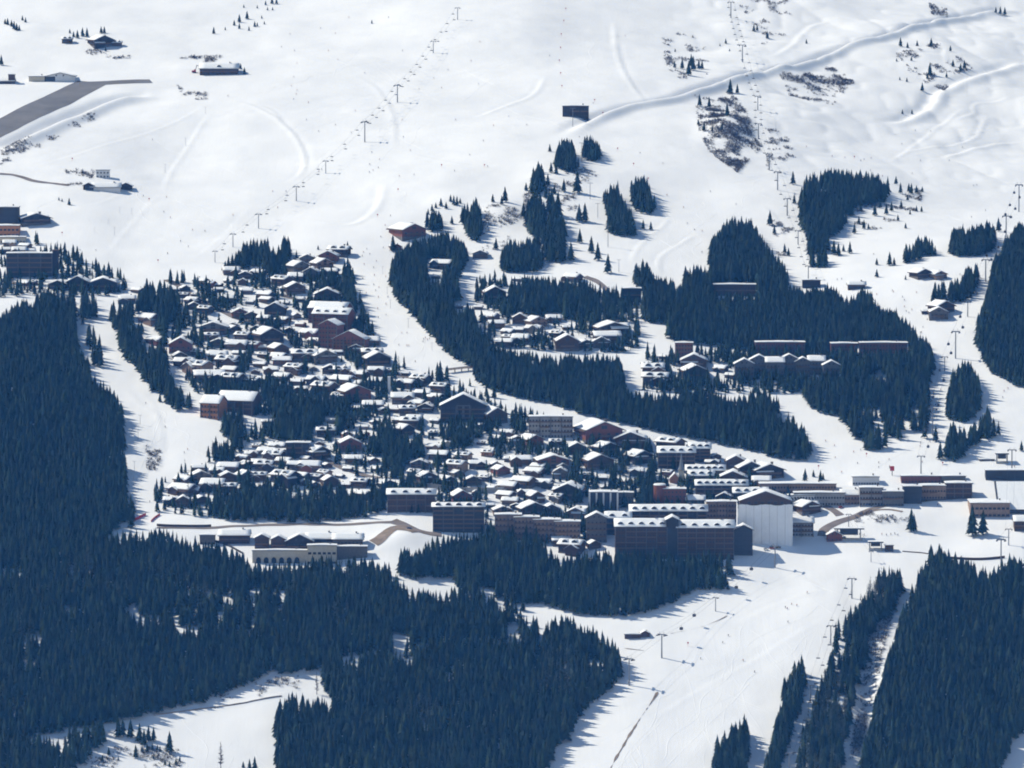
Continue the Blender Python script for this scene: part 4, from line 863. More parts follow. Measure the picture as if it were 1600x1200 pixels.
for lab, s_, cnt in SHRUB:
    poly = pts(s_); P, u, v = CAND2; k = inpoly(u, v, poly); P = P[k]
    if not len(P): continue
    q = vnoise(P[:, 0] / 14, P[:, 1] / 16, 61) * .8 + 1.3 * RN.rand(len(P)); P = P[np.argsort(-q)[:int(cnt * 1.25)]]
    V = []; 
    for p in P:
        r = RN.uniform(.9, 2.8)
        for j in range(14):
            a = RN.rand() * 6.283; el = RN.uniform(.35, 1.3); L_ = r * RN.uniform(.6, 1.2); b0 = p + np.array([RN.uniform(-.5, .5) * r, RN.uniform(-.5, .5) * r, -.1])
            tip = b0 + L_ * np.array([math.cos(a) * math.cos(el), math.sin(a) * math.cos(el), math.sin(el)]); sd = np.array([-math.sin(a), math.cos(a), 0]) * .07 * r
            V += [b0 - sd * .4, b0 + sd * .4, tip + sd, tip - sd]
    V = np.array(V); F = np.arange(len(V)).reshape(-1, 4)
    o = link(bpy.data.objects.new('bare_shrubs', mesh_np('bare_shrubs', V, F, M_TWIG))); o['kind'] = 'stuff'; o['label'] = lab; o['category'] = 'shrubs'

# ------------------------------------------------------------------ ski tracks: low ridges of pushed snow
TV, TF = [], []
def track(P, h=.28, wd=1.1):
    n = len(P)
    if n < 3: return
    T = np.gradient(P, axis=0); T /= np.linalg.norm(T, axis=1)[:, None] + 1e-9; N = np.c_[-T[:, 1], T[:, 0]] * wd / 2
    z = H(P[:, 0], P[:, 1]); e = np.clip(np.minimum(np.arange(n), n - 1 - np.arange(n)) / 4.0, 0, 1) * (.6 + .4 * vnoise(np.arange(n) * .4, P[:, 0] * 0 + P[0, 0], 71))
    o = sum(len(a) for a in TV); L_ = P - N; R_ = P + N
    TV.append(np.concatenate([np.c_[L_, H(L_[:, 0], L_[:, 1]) - .04], np.c_[P, z + h * e + .02], np.c_[R_, H(R_[:, 0], R_[:, 1]) - .04]]))
    i = np.arange(n - 1)
    for a in (0, 1): TF.append(np.c_[a * n + i, a * n + i + 1, (a + 1) * n + i + 1, (a + 1) * n + i] + o)
for s_, k in (('60 230 300 160 260 420 120 410', 22), ('420 30 860 20 880 200 640 300 480 240', 50), ('900 20 1040 30 1060 150 930 180', 14), ('1200 180 1600 130 1600 330 1400 340 1200 240', 40), ('960 330 1200 240 1180 340 1080 420', 16), ('1010 1060 1200 900 1310 900 1280 1040 1150 1130 960 1190', 50), ('560 400 600 400 700 560 600 540', 14), ('210 610 330 660 240 760', 16), ('1220 700 1480 690 1500 740 1290 745', 14), ('230 1120 480 1080 420 1180 300 1190', 12), ('1350 440 1430 440 1520 640 1470 690 1460 560', 18), ('1440 60 1590 30 1600 110 1500 110', 14)):
    poly = pts(s_); us = [p_[0] for p_ in poly]; vs = [p_[1] for p_ in poly]; c_ = 0; t_ = 0
    while c_ < k and t_ < k * 12:
        t_ += 1; u_, v_ = RN.uniform(min(us), max(us)), RN.uniform(min(vs), max(vs))
        if not inpoly(np.array([u_]), np.array([v_]), poly)[0]: continue
        p0 = ground(u_, v_)[0]; c_ += 1; n = RN.randint(25, 80); ph = RN.rand() * 6.28; am = RN.uniform(0, 5); dr = RN.uniform(-.9, .9); q = np.arange(n) * 3.0; fr = RN.uniform(.05, .14)
        track(np.c_[p0[0] + dr * q + am * np.sin(q * fr + ph), p0[1] - q * math.sqrt(max(.15, 1 - .6 * dr * dr))], RN.uniform(.12, .34), RN.uniform(.8, 1.6))
o = link(bpy.data.objects.new('ski_tracks', mesh_np('ski_tracks', np.concatenate(TV), np.concatenate(TF), M_GROUND, None, True))); o['kind'] = 'stuff'; o['label'] = 'faint ski tracks and pushed snow on the pistes'

# ------------------------------------------------------------------ ski lifts
def tower_parts(style):
    H0 = 16.0; m = {}
    if style == 'pole':
        m['pole'] = MB().tube((0, 0, -1), (0, 0, H0), .28, .2, 6).mesh('pole', M_STEEL); m['crossarm'] = MB().box(-2.6, 2.6, -.2, .2, H0 - .35, H0).mesh('crossarm', M_STEEL)
    else:
        m['pole'] = MB().tube((0, 0, -1), (0, 0, H0), .55, .38, 8).mesh('pole', M_STEEL)
        m['crossarm'] = MB().box(-3.2, 3.2, -.35, .35, H0 - .1, H0 + .55).tube((-1.6, 0, H0), (-1.6, 0, H0 + 2.0), .12).tube((1.6, 0, H0), (1.6, 0, H0 + 2.0), .12).mesh('crossarm', M_STEEL)
        m['sheaves'] = MB().box(-.45, .45, -2.2, 2.2, H0 - .75, H0 - .12).mesh('sheaves', M_DARKSTEEL)
    return m
TOWER = {k: tower_parts(k) for k in ('pole', 'chair')}
_chair = {'hanger': MB().tube((0, 0, 0), (0, 0, -2.6), .07).tube((-1.2, 0, -2.6), (1.2, 0, -2.6), .06).mesh('hanger', M_DARKSTEEL),
          'seat': MB().box(-1.5, 1.5, -.35, .35, -3.3, -3.15).mesh('seat', M_DARKSTEEL), 'backrest': MB().box(-1.5, 1.5, .3, .42, -3.15, -2.55).mesh('backrest', M_DARKSTEEL)}
_cab = {'hanger': MB().tube((0, 0, 0), (0, 0, -1.6), .09).mesh('hanger', M_DARKSTEEL),
        'cabin': MB().prism([(-.9, -3.9), (.9, -3.9), (1.15, -3.2), (1.0, -1.9), (.7, -1.6), (-.7, -1.6), (-1.0, -1.9), (-1.15, -3.2)], -1.0, 1.0).mesh('cabin', mat('cabin_shell', (.06, .06, .07), .4)),
        'cabin_window': MB().box(-.95, .95, -1.04, -1.0, -3.0, -2.1).mesh('cabin_window', M_GLASS)}
LIFTS = [ # phrase, style, carrier, gap m, [(u, v_top, v_base)]
 ('on the long chairlift across the left snowfield', 'chair', 'chair', 34, '715 12 31|677 64 83|621 133 160|570 190 222|509 251 271|463 291 314|404 334 357|364 365 386|336 392 410'),
 ('on the chairlift beside the shrub knoll', 'chair', 'chair', 30, '1142 3 28|1160 70 97|1184 150 172|1185 193 217|1202 240 266|1215 268 297|1230 310 337|1247 360 382|1263 415 438'),
 ('on the drag lift through the ridge spruces', 'pole', None, 0, '895 168 198|909 222 252|922 285 311|934 317 340|950 352 386|967 405 425'),
 ('on the gondola line along the right edge', 'chair', 'cabin', 60, '1592 288 331|1572 337 370|1540 405 440|1512 470 495|1493 517 560|1476 557 580|1457 637 680|1439 712 740'),
 ('on the gondola line down the lower piste', 'chair', 'cabin', 95, '1211 852 887|1118 933 955|1034 990 1028|983 1028 1071'),
 ('on the chairlift beside the shaded gully', 'chair', 'chair', 26, '1331 903 935|1298 977 1006|1266 1070 1098|1233 1176 1206'),
 ('on the lower right edge lift', 'chair', None, 0, '1581 702 736|1576 826 852|1564 842 885'),
 ('on the drag lift beside the steep piste', 'pole', None, 0, '598 416 428|605 448 460|610 468 482|638 497 512|675 535 548'),
 ('on the lift beside the left dark forest', 'pole', None, 0, '219 648 664|216 672 687|210 720 736|209 744 758'),
 ('on the nursery lifts below the altiport', 'pole', None, 0, '321 167 178|290 215 228|258 256 270|187 323 334|170 343 352|148 355 364|206 325 336|179 355 368'),
 ('on the lift above the lower station', 'chair', None, 0, '1326 803 823|1361 861 878'),
]
def nth(k): return ['first', 'second', 'third', 'fourth', 'fifth', 'sixth', 'seventh', 'eighth', 'ninth', 'tenth', 'eleventh', 'twelfth', 'thirteenth', 'fourteenth', 'fifteenth', 'sixteenth', 'seventeenth', 'eighteenth', 'nineteenth', 'twentieth'][k] if k < 20 else ('%dth' % (k + 1))
CABW = []
for phrase, style, carrier, gap, s_ in LIFTS:
    tops = []; tw = [tuple(map(float, q.split())) for q in s_.split('|')]
    gr = ground([t[0] for t in tw], [t[2] for t in tw])
    for k, (u_, vt, vb) in enumerate(tw):
        P = gr[k]; hgt = (vb - vt) * P[1] / FPX; a = gr[min(k + 1, len(tw) - 1)] - gr[max(k - 1, 0)]; rz = math.atan2(a[1], a[0]) - math.pi / 2 if len(tw) > 1 else 0
        if abs(math.sin(rz)) > .75: rz *= .4
        sc = hgt / 16.5; root = empty('lift_tower' if style == 'chair' else 'drag_lift_pole', P, rz, (min(1.15, sc * 1.1), min(1.15, sc * 1.1), sc))
        tag(root, '%s grey steel lift tower from the top %s' % (nth(k), phrase) if style == 'chair' else '%s thin steel lift pole from the top %s' % (nth(k), phrase), 'lift tower', 'towers ' + phrase)
        for nm, me in TOWER[style].items():
            if nm == 'sheaves':
                for x in (-2.9, 2.9): part(nm, me, root, (x, 0, 0))
            else: part(nm, me, root)
        tops.append((Vector(P) + Vector((0, 0, hgt * .985)), rz, 2.9 * min(1.15, sc * 1.1)))
    if style == 'chair' and len(tops) > 1:
        cb = MB()
        for side in (-1, 1):
            cnt = 0
            for (p, rz, wd), (q, rz2, wd2) in zip(tops[:-1], tops[1:]):
                a = p + Vector((math.cos(rz), math.sin(rz), 0)) * side * wd; b = q + Vector((math.cos(rz2), math.sin(rz2), 0)) * side * wd2
                L_ = (b - a).length; sag = L_ * .018; prev = None
                for i in range(9):
                    t = i / 8; c = a.lerp(b, t) - Vector((0, 0, 4 * sag * t * (1 - t)))
                    if prev is not None: cb.tube(prev, c, .055, .055, 3)
                    prev = c
                if carrier and L_ > gap * .6:
                    nn = max(1, int(L_ / gap))
                    for i in range(nn):
                        t = (i + (.35 if side > 0 else .7)) / nn
                        if t > .98: continue
                        c = a.lerp(b, t) - Vector((0, 0, 4 * sag * t * (1 - t)))
                        root = empty('lift_chair' if carrier == 'chair' else 'gondola_cabin', c, rz); uu, vv = pixel(np.array(c)); CABW.append((root, float(uu[0]), float(vv[0]), carrier, phrase))
                        for nm, me in (_chair if carrier == 'chair' else _cab).items(): part(nm, me, root)
        o = cb.build('lift_cable', M_DARKSTEEL); tag(o, 'thin twin steel cable ' + phrase, 'cable')
for phrase in set(c[4] for c in CABW):
    L_ = sorted([c for c in CABW if c[4] == phrase], key=lambda c: c[2])
    for k, c in enumerate(L_):
        tag(c[0], '%s %s from the top %s' % (nth(k), 'empty chair' if c[3] == 'chair' else 'dark cabin', phrase), 'chair' if c[3] == 'chair' else 'gondola', ('chairs ' if c[3] == 'chair' else 'cabins ') + phrase)

# ------------------------------------------------------------------ skiers
def skier_mesh(pose):
    J = {'pel': (0, 0, .92), 'che': (0, -.12, 1.32), 'nec': (0, -.15, 1.48), 'hea': (0, -.17, 1.66), 'lk': (-.13, -.16, .52), 'lf': (-.14, .02, .08), 'lt': (-.14, -.16, .05), 'rk': (.13, -.16, .52), 'rf': (.14, .02, .08), 'rt': (.14, -.16, .05),
         'ls': (-.2, -.12, 1.40), 'le': (-.32, -.22, 1.14), 'lh': (-.28, -.46, 1.08), 'rs': (.2, -.12, 1.40), 're': (.32, -.22, 1.14), 'rh': (.28, -.46, 1.08)}
    if pose: 
        J.update({'le': (-.38, -.05, 1.16), 'lh': (-.42, -.2, .94), 'rk': (.2, -.1, .5), 'rf': (.3, .05, .08), 'rt': (.3, -.14, .05)})
    E = [('pel', 'che'), ('che', 'nec'), ('nec', 'hea'), ('pel', 'lk'), ('lk', 'lf'), ('lf', 'lt'), ('pel', 'rk'), ('rk', 'rf'), ('rf', 'rt'), ('che', 'ls'), ('ls', 'le'), ('le', 'lh'), ('che', 'rs'), ('rs', 're'), ('re', 'rh')]
    rad = {'pel': .17, 'che': .19, 'nec': .08, 'hea': .14, 'lk': .09, 'lf': .07, 'lt': .06, 'rk': .09, 'rf': .07, 'rt': .06, 'ls': .09, 'le': .065, 'lh': .055, 'rs': .09, 're': .065, 'rh': .055}
    names = list(J); me = bpy.data.meshes.new('sk'); me.from_pydata([J[n] for n in names], [(names.index(a), names.index(b)) for a, b in E], [])
    o = bpy.data.objects.new('sk', me); COL.objects.link(o); md = o.modifiers.new('s', 'SKIN')
    for i, n_ in enumerate(names): me.skin_vertices[0].data[i].radius = (rad[n_],) * 2
    me.skin_vertices[0].data[0].use_root = True
    dg = bpy.context.evaluated_depsgraph_get(); out = bpy.data.meshes.new_from_object(o.evaluated_get(dg)); bpy.data.objects.remove(o)
    return out
_jackets = [('dark blue', (.03, .04, .09)), ('black', (.02, .02, .022)), ('red', (.42, .04, .03)), ('dark grey', (.06, .06, .065)), ('orange', (.5, .16, .03))]
_tr = mat('ski_trousers', (.03, .03, .035), .9); _skin = mat('skin', (.45, .28, .2), .6)
SK = []
_b = [skier_mesh(0), skier_mesh(1)]
for cn, cc in _jackets:
    for k in (0, 1):
        me = _b[k].copy(); me.name = 'person'; me.materials.clear()
        for m_ in (mat('jacket_' + cn.replace(' ', '_'), cc, .9), _tr, _skin): me.materials.append(m_)
        for p in me.polygons: p.material_index = 2 if p.center.z > 1.5 else (0 if p.center.z > .86 else 1)
        SK.append((cn, me))
_ski = MB().box(-.05, .05, -.95, .75, 0, .025).add([(-.05, -.95, 0), (.05, -.95, 0), (.03, -1.1, .1), (-.03, -1.1, .1)], [(0, 1, 2, 3)]).mesh('ski', M_DARKSTEEL)
SKP = '''524 53|545 28|607 28|513 80|460 80|459 121|464 100|464 142|482 161|570 115|549 208|524 196|581 239|593 250|591 263|624 276|577 270|583 267|755 221|734 243|762 261|710 268|795 183|498 269|503 266|434 325|610 338|602 353|595 371|599 388|573 390|578 398|588 409|585 431|567 436|591 465|590 483|591 497|587 455|572 459|628 521|636 521|649 566|623 540|661 535|603 493|564 491|1068 325|1042 306|1074 350|1097 395|1085 360|1097 362|1308 438|1315 437|1394 455|1396 457|1410 465|1413 470|1416 487|1420 490|1370 461|1365 398|1518 340|977 57|1036 256|927 162|238 219|356 151|93 390|294 386|125 392|228 631|258 668|288 708|293 703|234 785|1465 790|1335 836|1343 836|1350 837|1378 836|1385 837|1392 836|1398 835|1403 837|1567 622|1474 712|1569 612|1575 608|1095 1030|1129 1005|1231 973|426 300|447 300|630 215|655 140|700 110|905 215|1000 240|1110 300|1150 320|1260 230|1300 245|1345 252|1350 250|1430 205|1540 330|1500 430|1440 520|1470 610|1545 690|1585 730|1390 730|1340 725|1290 690'''
for s_, k in (('560 395 605 395 700 555 610 545', 22), ('430 40 860 40 860 200 600 300 480 240', 24), ('1390 440 1430 440 1500 640 1460 700 1440 560', 16), ('1230 690 1480 690 1490 740 1290 742', 16), ('1060 1050 1200 920 1300 920 1150 1100', 8), ('1200 240 1500 180 1560 320 1300 260', 12), ('200 300 420 330 330 400 140 410', 10)):
    c_ = 0; poly = pts(s_)
    while c_ < k:
        u_, v_ = R.uniform(min(p_[0] for p_ in poly), max(p_[0] for p_ in poly)), R.uniform(min(p_[1] for p_ in poly), max(p_[1] for p_ in poly))
        if inpoly(np.array([u_]), np.array([v_]), poly)[0]: SKP += '|%.0f %.0f' % (u_, v_); c_ += 1
SKIERS = []
for q in SKP.split('|'):
    u_, v_ = map(float, q.split()); P = ground(u_, v_)[0]; cn, me = R.choice(SK); sc = R.uniform(.95, 1.08)
    o = bpy.data.objects.new('person', me); COL.objects.link(o); o.location = P + np.array([0, 0, .12]); o.rotation_euler = (0, 0, R.uniform(-1.2, 1.2)); o.scale = (sc,) * 3
    for x in (-.14, .14): part('ski', _ski, o, (x, -.05, 0))
    SKIERS.append((o, u_, v_, cn))
# ------------------------------------------------------------------ piste markers
_mk = (MB().tube((0, 0, -.3), (0, 0, 2.6), .09, .09, 6).mesh('pole', M_RED), MB().tube((0, -.06, 2.9), (0, .06, 2.9), .7, .7, 12).mesh('disc', M_RED))
MARK = []
for q in '884 17|881 36|877 57|876 78|874 98|876 118|878 138|929 160|942 180|965 236|990 260|1013 283|233 315|97 368|247 411|1335 249|1354 714|1473 728|113 252|590 340|622 300|690 262|757 262|1279 733|1075 1010'.split('|'):
    u_, v_ = map(float, q.split()); P = ground(u_, v_)[0]; root = empty('piste_marker', P); part('pole', _mk[0], root); part('disc', _mk[1], root); MARK.append((root, u_, v_))
# ------------------------------------------------------------------ cars
def car_parts(col):
    body = MB().prism([(-2.1, .35), (2.1, .35), (2.15, .8), (1.9, .95), (1.0, 1.0), (-2.0, 1.0), (-2.15, .75)], -.85, .85, 0, 'x')
    b2 = MB().prism([(-2.1, .35), (2.1, .35), (2.15, .8), (1.1, 1.0), (-2.05, 1.0), (-2.15, .75)], -.85, .85).mesh('body', mat('car_paint_' + col[0], col[1], .35, .03, 1, 0, .5))
    cab = MB().prism([(-1.9, 1.003), (1.0, 1.003), (.35, 1.5), (-1.5, 1.5)], -.75, .75).mesh('cabin', M_GLASS)
    rf = MB().box(-1.45, .3, -.72, .72, 1.503, 1.56).mesh('roof', mat('car_paint_' + col[0], col[1]))
    wh = MB().tube((0, -.12, 0), (0, .12, 0), .33, .33, 10).mesh('wheel', mat('tyre', (.02, .02, .02), .9))
    return b2, cab, rf, wh
CARC = [car_parts(c) for c in (('white', (.6, .6, .6)), ('black', (.02, .02, .025)), ('grey', (.2, .2, .22)), ('blue', (.04, .08, .2)), ('red', (.35, .03, .03)))]
CARN = ['white', 'black', 'grey', 'blue', 'red']; CARS = []
for q in '1322 789 .1|1330 788 .1|1338 787 .1|1346 789 .1|1314 794 .5|1356 790 .1|1197 860 0|1206 858 0|1216 857 .1|1268 836 1.2|470 470 -.5|560 569 -.6|660 762 -.1|690 764 -.1|735 766 0|500 719 -.3|1420 786 0|1445 784 0|610 589 0|320 474 -.6|640 827 -.6'.split('|'):
    u_, v_, a_ = map(float, q.split()); P = ground(u_, v_)[0]; k = R.randrange(5); root = empty('parked_car', P + np.array([0, 0, .32]), a_)
    b2, cab, rf, wh = CARC[k]; part('body', b2, root); part('cabin', cab, root); part('roof', rf, root)
    for x in (-1.3, 1.3):
        for y in (-.8, .8): part('wheel', wh, root, (x, y, .33))
    CARS.append((root, u_, v_, CARN[k]))
# ------------------------------------------------------------------ other structures
def canopy(name, label, u0, u1, vt, vb, depth, cat='lift station'):
    P = ground((u0 + u1) / 2, vb)[0]; s = P[1] / FPX; W = (u1 - u0) * s; Ht = (vb - vt) * s; root = empty(name, P); tag(root, label, cat)
    ro = part('roof', MB().box(-W/2, W/2, -depth/2, depth/2, Ht - 1.8, Ht - .8).mesh('roof', M_DARKSTEEL), root)
    part('roof_snow', MB().add(*snow_mesh([(-W/2 + W * i / 8, Ht - .8) for i in range(9)], -depth/2, depth/2, 3, .5, 4)).mesh('roof_snow', M_SNOW), ro)
    for x in (-.38, .38):
        for y in (-.3, .3): part('post', MB().box(-.3, .3, -.3, .3, -3, Ht - 1.8).mesh('post', M_STEEL), root, (x * W, y * depth, 0))
    part('drive_housing', MB().box(-W * .3, W * .3, -depth * .25, depth * .25, Ht * .35, Ht - 1.85).mesh('drive_housing', WALL['slate']), root)
    part('deck', MB().box(-W * .45, W * .45, -depth * .45, depth * .45, -3, .6).mesh('deck', M_CONC), root)
    KEEP.append((u0, u1, vt, vb, 0)); return root
canopy('lift_platform', 'roofed lift platform beside the reddish hut', 1303, 1350, 823, 842, 8)
canopy('lift_platform', 'small dark lift platform on the open lower piste', 1356, 1380, 844, 858, 8)
block('lift_hut', 'small boxy operator hut beside the small dark platform', 1383, 1396, 850, 862, 5, 1, 2, 'brown', balc=False)
canopy('lift_platform', 'lift terminal right of the pistes above the sports hall', 1555, 1576, 706, 722, 8)
block('snack_bar', 'low brown snack bar left of the piste terminal', 1530, 1553, 716, 720, 5, 1, 4, 'brown', balc=False)
P = ground(1394, 743)[0]; root = empty('piste_sign', P); tag(root, 'square red-topped sign board on a post by the gondola hall', 'sign')
root = root; part('post', MB().box(-.3, .3, -.3, .3, -1, 4).mesh('post', M_DARKSTEEL), root); part('board', MB().box(-1.8, 1.8, -.2, .2, 4, 8).mesh('board', M_RED), root)
# footbridge
A = ground(700, 583)[0]; B = ground(743, 578)[0]; L_ = Vector(B - A); root = empty('footbridge', A, math.atan2(L_.y, L_.x)); tag(root, 'long timber footbridge crossing the steep piste foot', 'bridge')
ln = math.hypot(L_.x, L_.y); dz = L_.z
me = lambda z0, z1, y0, y1: MB().add([(0, y0, z0 + 3), (ln, y0, z0 + 3 + dz), (ln, y1, z0 + 3 + dz), (0, y1, z0 + 3), (0, y0, z1 + 3), (ln, y0, z1 + 3 + dz), (ln, y1, z1 + 3 + dz), (0, y1, z1 + 3)], [(0,3,2,1),(4,5,6,7),(0,1,5,4),(1,2,6,5),(2,3,7,6),(3,0,4,7)])
part('deck', me(-.5, 0, -1.5, 1.5).mesh('deck', M_RAIL), root)
for y in (-1.5, 1.4): part('railing', me(.5, 1.1, y, y + .1).mesh('railing', M_RAIL), root)
for k in range(5): part('pier', MB().box(-.3, .3, -.8, .8, -8, 2.45 + dz * k / 4).mesh('pier', M_CONC), root, (ln * (k + .02) / 4.1, 0, 0))
# retaining walls and nets built as standing sheets with thickness
def standing(name, label, poly, h, th, m, cat, down=1.0):
    P = path_world(pts(poly), 3.0); T = np.gradient(P, axis=0); T /= np.linalg.norm(T, axis=1)[:, None]; N = np.c_[-T[:, 1], T[:, 0]] * th / 2; z = H(P[:, 0], P[:, 1]); n = len(P)
    V = np.concatenate([np.c_[P - N, z - down], np.c_[P + N, z - down], np.c_[P - N, z + h], np.c_[P + N, z + h]]); F = []
    for i in range(n - 1):
        for a, b in ((0, 2), (2, 3), (3, 1)): F.append((a * n + i, a * n + i + 1, b * n + i + 1, b * n + i))
    o = link(bpy.data.objects.new(name, mesh_np(name, V, np.array(F), m))); tag(o, label, cat); return o
standing('retaining_wall', 'long grey retaining wall under the mid-village road', '645 760 700 768 760 771 792 768', 4.5, .8, M_CONC, 'wall')
standing('retaining_wall', 'timber-faced retaining wall at the lower village road', '245 822 290 824 330 823', 2.0, .6, WALL['brown'], 'wall')
standing('retaining_wall', 'earth-brown edge wall beside the foreground path', '240 1118 300 1110 380 1100 440 1088', .9, .5, M_EARTH, 'wall')
standing('safety_net', 'red safety net left of the narrow piste outlet', '206 816 216 811 228 805', 2.2, .15, M_RED, 'fence'); standing('safety_net', 'red safety net right of the narrow piste outlet', '236 816 242 810 250 805', 1.8, .15, M_RED, 'fence')
standing('snow_fence', 'low dark snow fence above the foreground spruces', '330 845 355 852 380 866', 1.5, .4, WALL['dark'], 'fence')
standing('snow_fence', 'brown fence line above the bottom right forest', '1480 873 1530 876 1570 872', 2.0, .4, WALL['brown'], 'fence')
standing('snow_fence', 'dark fence stub at the bottom of the lower right piste', '1410 862 1440 864 1450 866', .8, .4, WALL['brown'], 'fence')
P = ground(612, 604)[0]; root = empty('blue_marquee', P); tag(root, 'bright blue marquee among the chalets', 'tent')
part('canvas', MB().prism([(-4, 0), (4, 0), (4, 2.4), (0, 4), (-4, 2.4)], 0, 6).mesh('canvas', M_BLUE), root); part('frame', MB().box(-4.1, 4.1, -.15, -.01, 2.35, 2.5).mesh('frame', M_STEEL), root)
# column by the marquee
P = ground(608, 614)[0]; root = empty('chimney_stack', P); tag(root, 'pale slender chimney stack beside the blue marquee', 'chimney')
part('shaft', MB().box(-1.2, 1.2, -1.2, 1.2, -2, 14).mesh('shaft', WALL['white']), root); part('cap', MB().box(-1.4, 1.4, -1.4, 1.4, 14.003, 14.5).mesh('cap', M_SNOW), root)
# excavator beside the upper left lodge
P = ground(303, 113.5)[0]; root = empty('excavator', P, .2); tag(root, 'red excavator with raised arm left of the upper lodge', 'excavator')
part('body', MB().box(-2, 2, -1.4, 1.4, 1.1, 2.4).box(.2, 1.8, -1.2, .2, 2.4, 3.6).mesh('body', M_RED), root); part('tracks', MB().box(-2.2, 2.2, -1.6, -.9, 0, 1.05).box(-2.2, 2.2, .9, 1.6, 0, 1.05).mesh('tracks', M_DARKSTEEL), root)
part('boom', MB().tube((1.5, 0, 2), (3.2, 0, 8), .35, .3).tube((3.2, 0, 8), (6, 0, 6.2), .3, .22).tube((6, 0, 6.2), (6.6, 0, 5), .5, .3).mesh('boom', M_DARKSTEEL), root)
# ------------------------------------------------------------------ labels: each thing told apart by what it is beside and its place in that group
def cluster(items, marks):
    out = {}
    for it in items:
        k = min(range(len(marks)), key=lambda i: (it[1] - marks[i][0]) ** 2 + (1.7 * (it[2] - marks[i][1])) ** 2); out.setdefault(k, []).append(it)
    return out
def rows(L, most=7):
    """split a large cluster into upper / middle / lower rows, then order each from left to right"""
    if len(L) <= most: return [('', sorted(L, key=lambda i: i[1]))]
    L = sorted(L, key=lambda i: i[2]); n = 2 if len(L) <= 2 * most else 3; nm = ['upper', 'lower'] if n == 2 else ['upper', 'middle', 'lower']
    c = math.ceil(len(L) / n); return [(nm[k], sorted(L[k * c:(k + 1) * c], key=lambda i: i[1])) for k in range(n) if L[k * c:(k + 1) * c]]
def name_all(items, marks, noun, cat, grp, adj):
    for k, L in cluster(items, marks).items():
        for row, l in rows(L):
            for j, it in enumerate(l):
                a = adj(it); where = marks[k][2]
                if len(l) == 1: lab = '%s %s %s' % (a, noun(it), where) + (', %s row' % row if row else '')
                else: lab = '%s %s from left%s %s, %s' % (nth(j), noun(it), (' in %s row' % row) if row else '', where, a)
                lab = ' '.join(lab.split()); w_ = lab.split()
                tag(it[0], ' '.join(w_[:16]).rstrip(','), cat, grp)
CM = [(57, 352, 'left of the altiport snowfield'), (28, 392, 'above the left-edge apartment block'), (42, 446, 'below the left-edge apartment block'), (125, 454, 'on the terrace below the left snowfield'), (215, 500, 'in the left village wood'), (295, 475, 'along the upper village road'),
      (325, 447, 'at the village top left corner'), (385, 438, 'under the rounded crowning wood'), (495, 412, 'at the top beside the steep piste'), (450, 450, 'right of the crowning wood'), (385, 480, 'between the upper village roads'), (425, 505, 'left of the red hotels'), (345, 530, 'near the grey gabled house'),
      (290, 568, 'at the left village end'), (360, 582, 'just above the long lodge'), (435, 570, 'below the village road bend'), (510, 575, 'below the red hotels'), (580, 565, 'beside the steep piste foot'), (520, 604, 'above the middle village grove'), (420, 590, 'above the village grove left part'), (640, 382, 'on the sweeping forest corner'), (685, 428, 'in the sweeping forest clearing'), (750, 404, 'on the snow by itself'),
      (775, 500, 'on the hamlet left side'), (790, 535, 'on the hamlet lower left'), (840, 515, 'in the hamlet middle'), (890, 440, 'above the hamlet wood'), (915, 546, 'at the hamlet lower edge'), (958, 528, 'at the hamlet right end'), (1025, 585, 'left of the paired forest gables'), (1095, 586, 'left of the pale chalet hotel'), (1457, 435, 'at the high piste junction'), (1466, 495, 'beside the right gondola line'),
      (300, 765, 'in the lower left village corner'), (355, 752, 'above the spruce belt left end'), (385, 720, 'below the left open piste'), (425, 718, 'in the stepped lower rows'), (470, 742, 'along the lower village lane'), (535, 763, 'above the spruce belt'), (500, 700, 'beside the low dark hotel'), (550, 700, 'above the bright single roof'), (520, 620, 'above the village grove'), (600, 640, 'left of the great hall'), (655, 622, 'behind the great hall'), (640, 665, 'below left of the great hall'),
      (675, 735, 'left above the retaining wall'), (735, 740, 'right above the retaining wall'), (780, 690, 'right below the great hall'), (785, 785, 'above the stepped flats left end'), (840, 700, 'below the grey four-storey hotel'), (950, 700, 'along the central forest edge'), (850, 740, 'in the middle below grey hotel'), (930, 740, 'left of the church square'), (1010, 715, 'above the church square'), (1110, 722, 'at the forest foot'),
      (1160, 750, 'behind the wrapped building'), (830, 780, 'above the stepped flats'), (885, 790, 'left of the white-piered tower'), (885, 860, 'below the stepped flats'), (1056, 870, 'before the long dark hotel'), (930, 858, 'left before the long hotel'), (1270, 803, 'right of the wrapped building'), (170, 74, 'high at upper left'), (105, 68, 'at the far upper left'), (1008, 996, 'on the lower piste'), (1284, 768, 'behind the low gallery'), (1405, 776, 'at the arcade'), (1130, 786, 'left of the wrapped gable')]
cw = {'brown': 'brown timber', 'dark': 'dark timber', 'slate': 'slate-grey', 'stone': 'stone-grey', 'grey': 'pale grey', 'red': 'reddish', 'orange': 'orange-lit', 'cream': 'cream', 'palegrey': 'pale grey', 'tan': 'tan'}
name_all(CHALETS, CM, lambda i: 'chalet', 'chalet', 'snow-roofed chalets of the mountain village', lambda i: cw[i[5]])
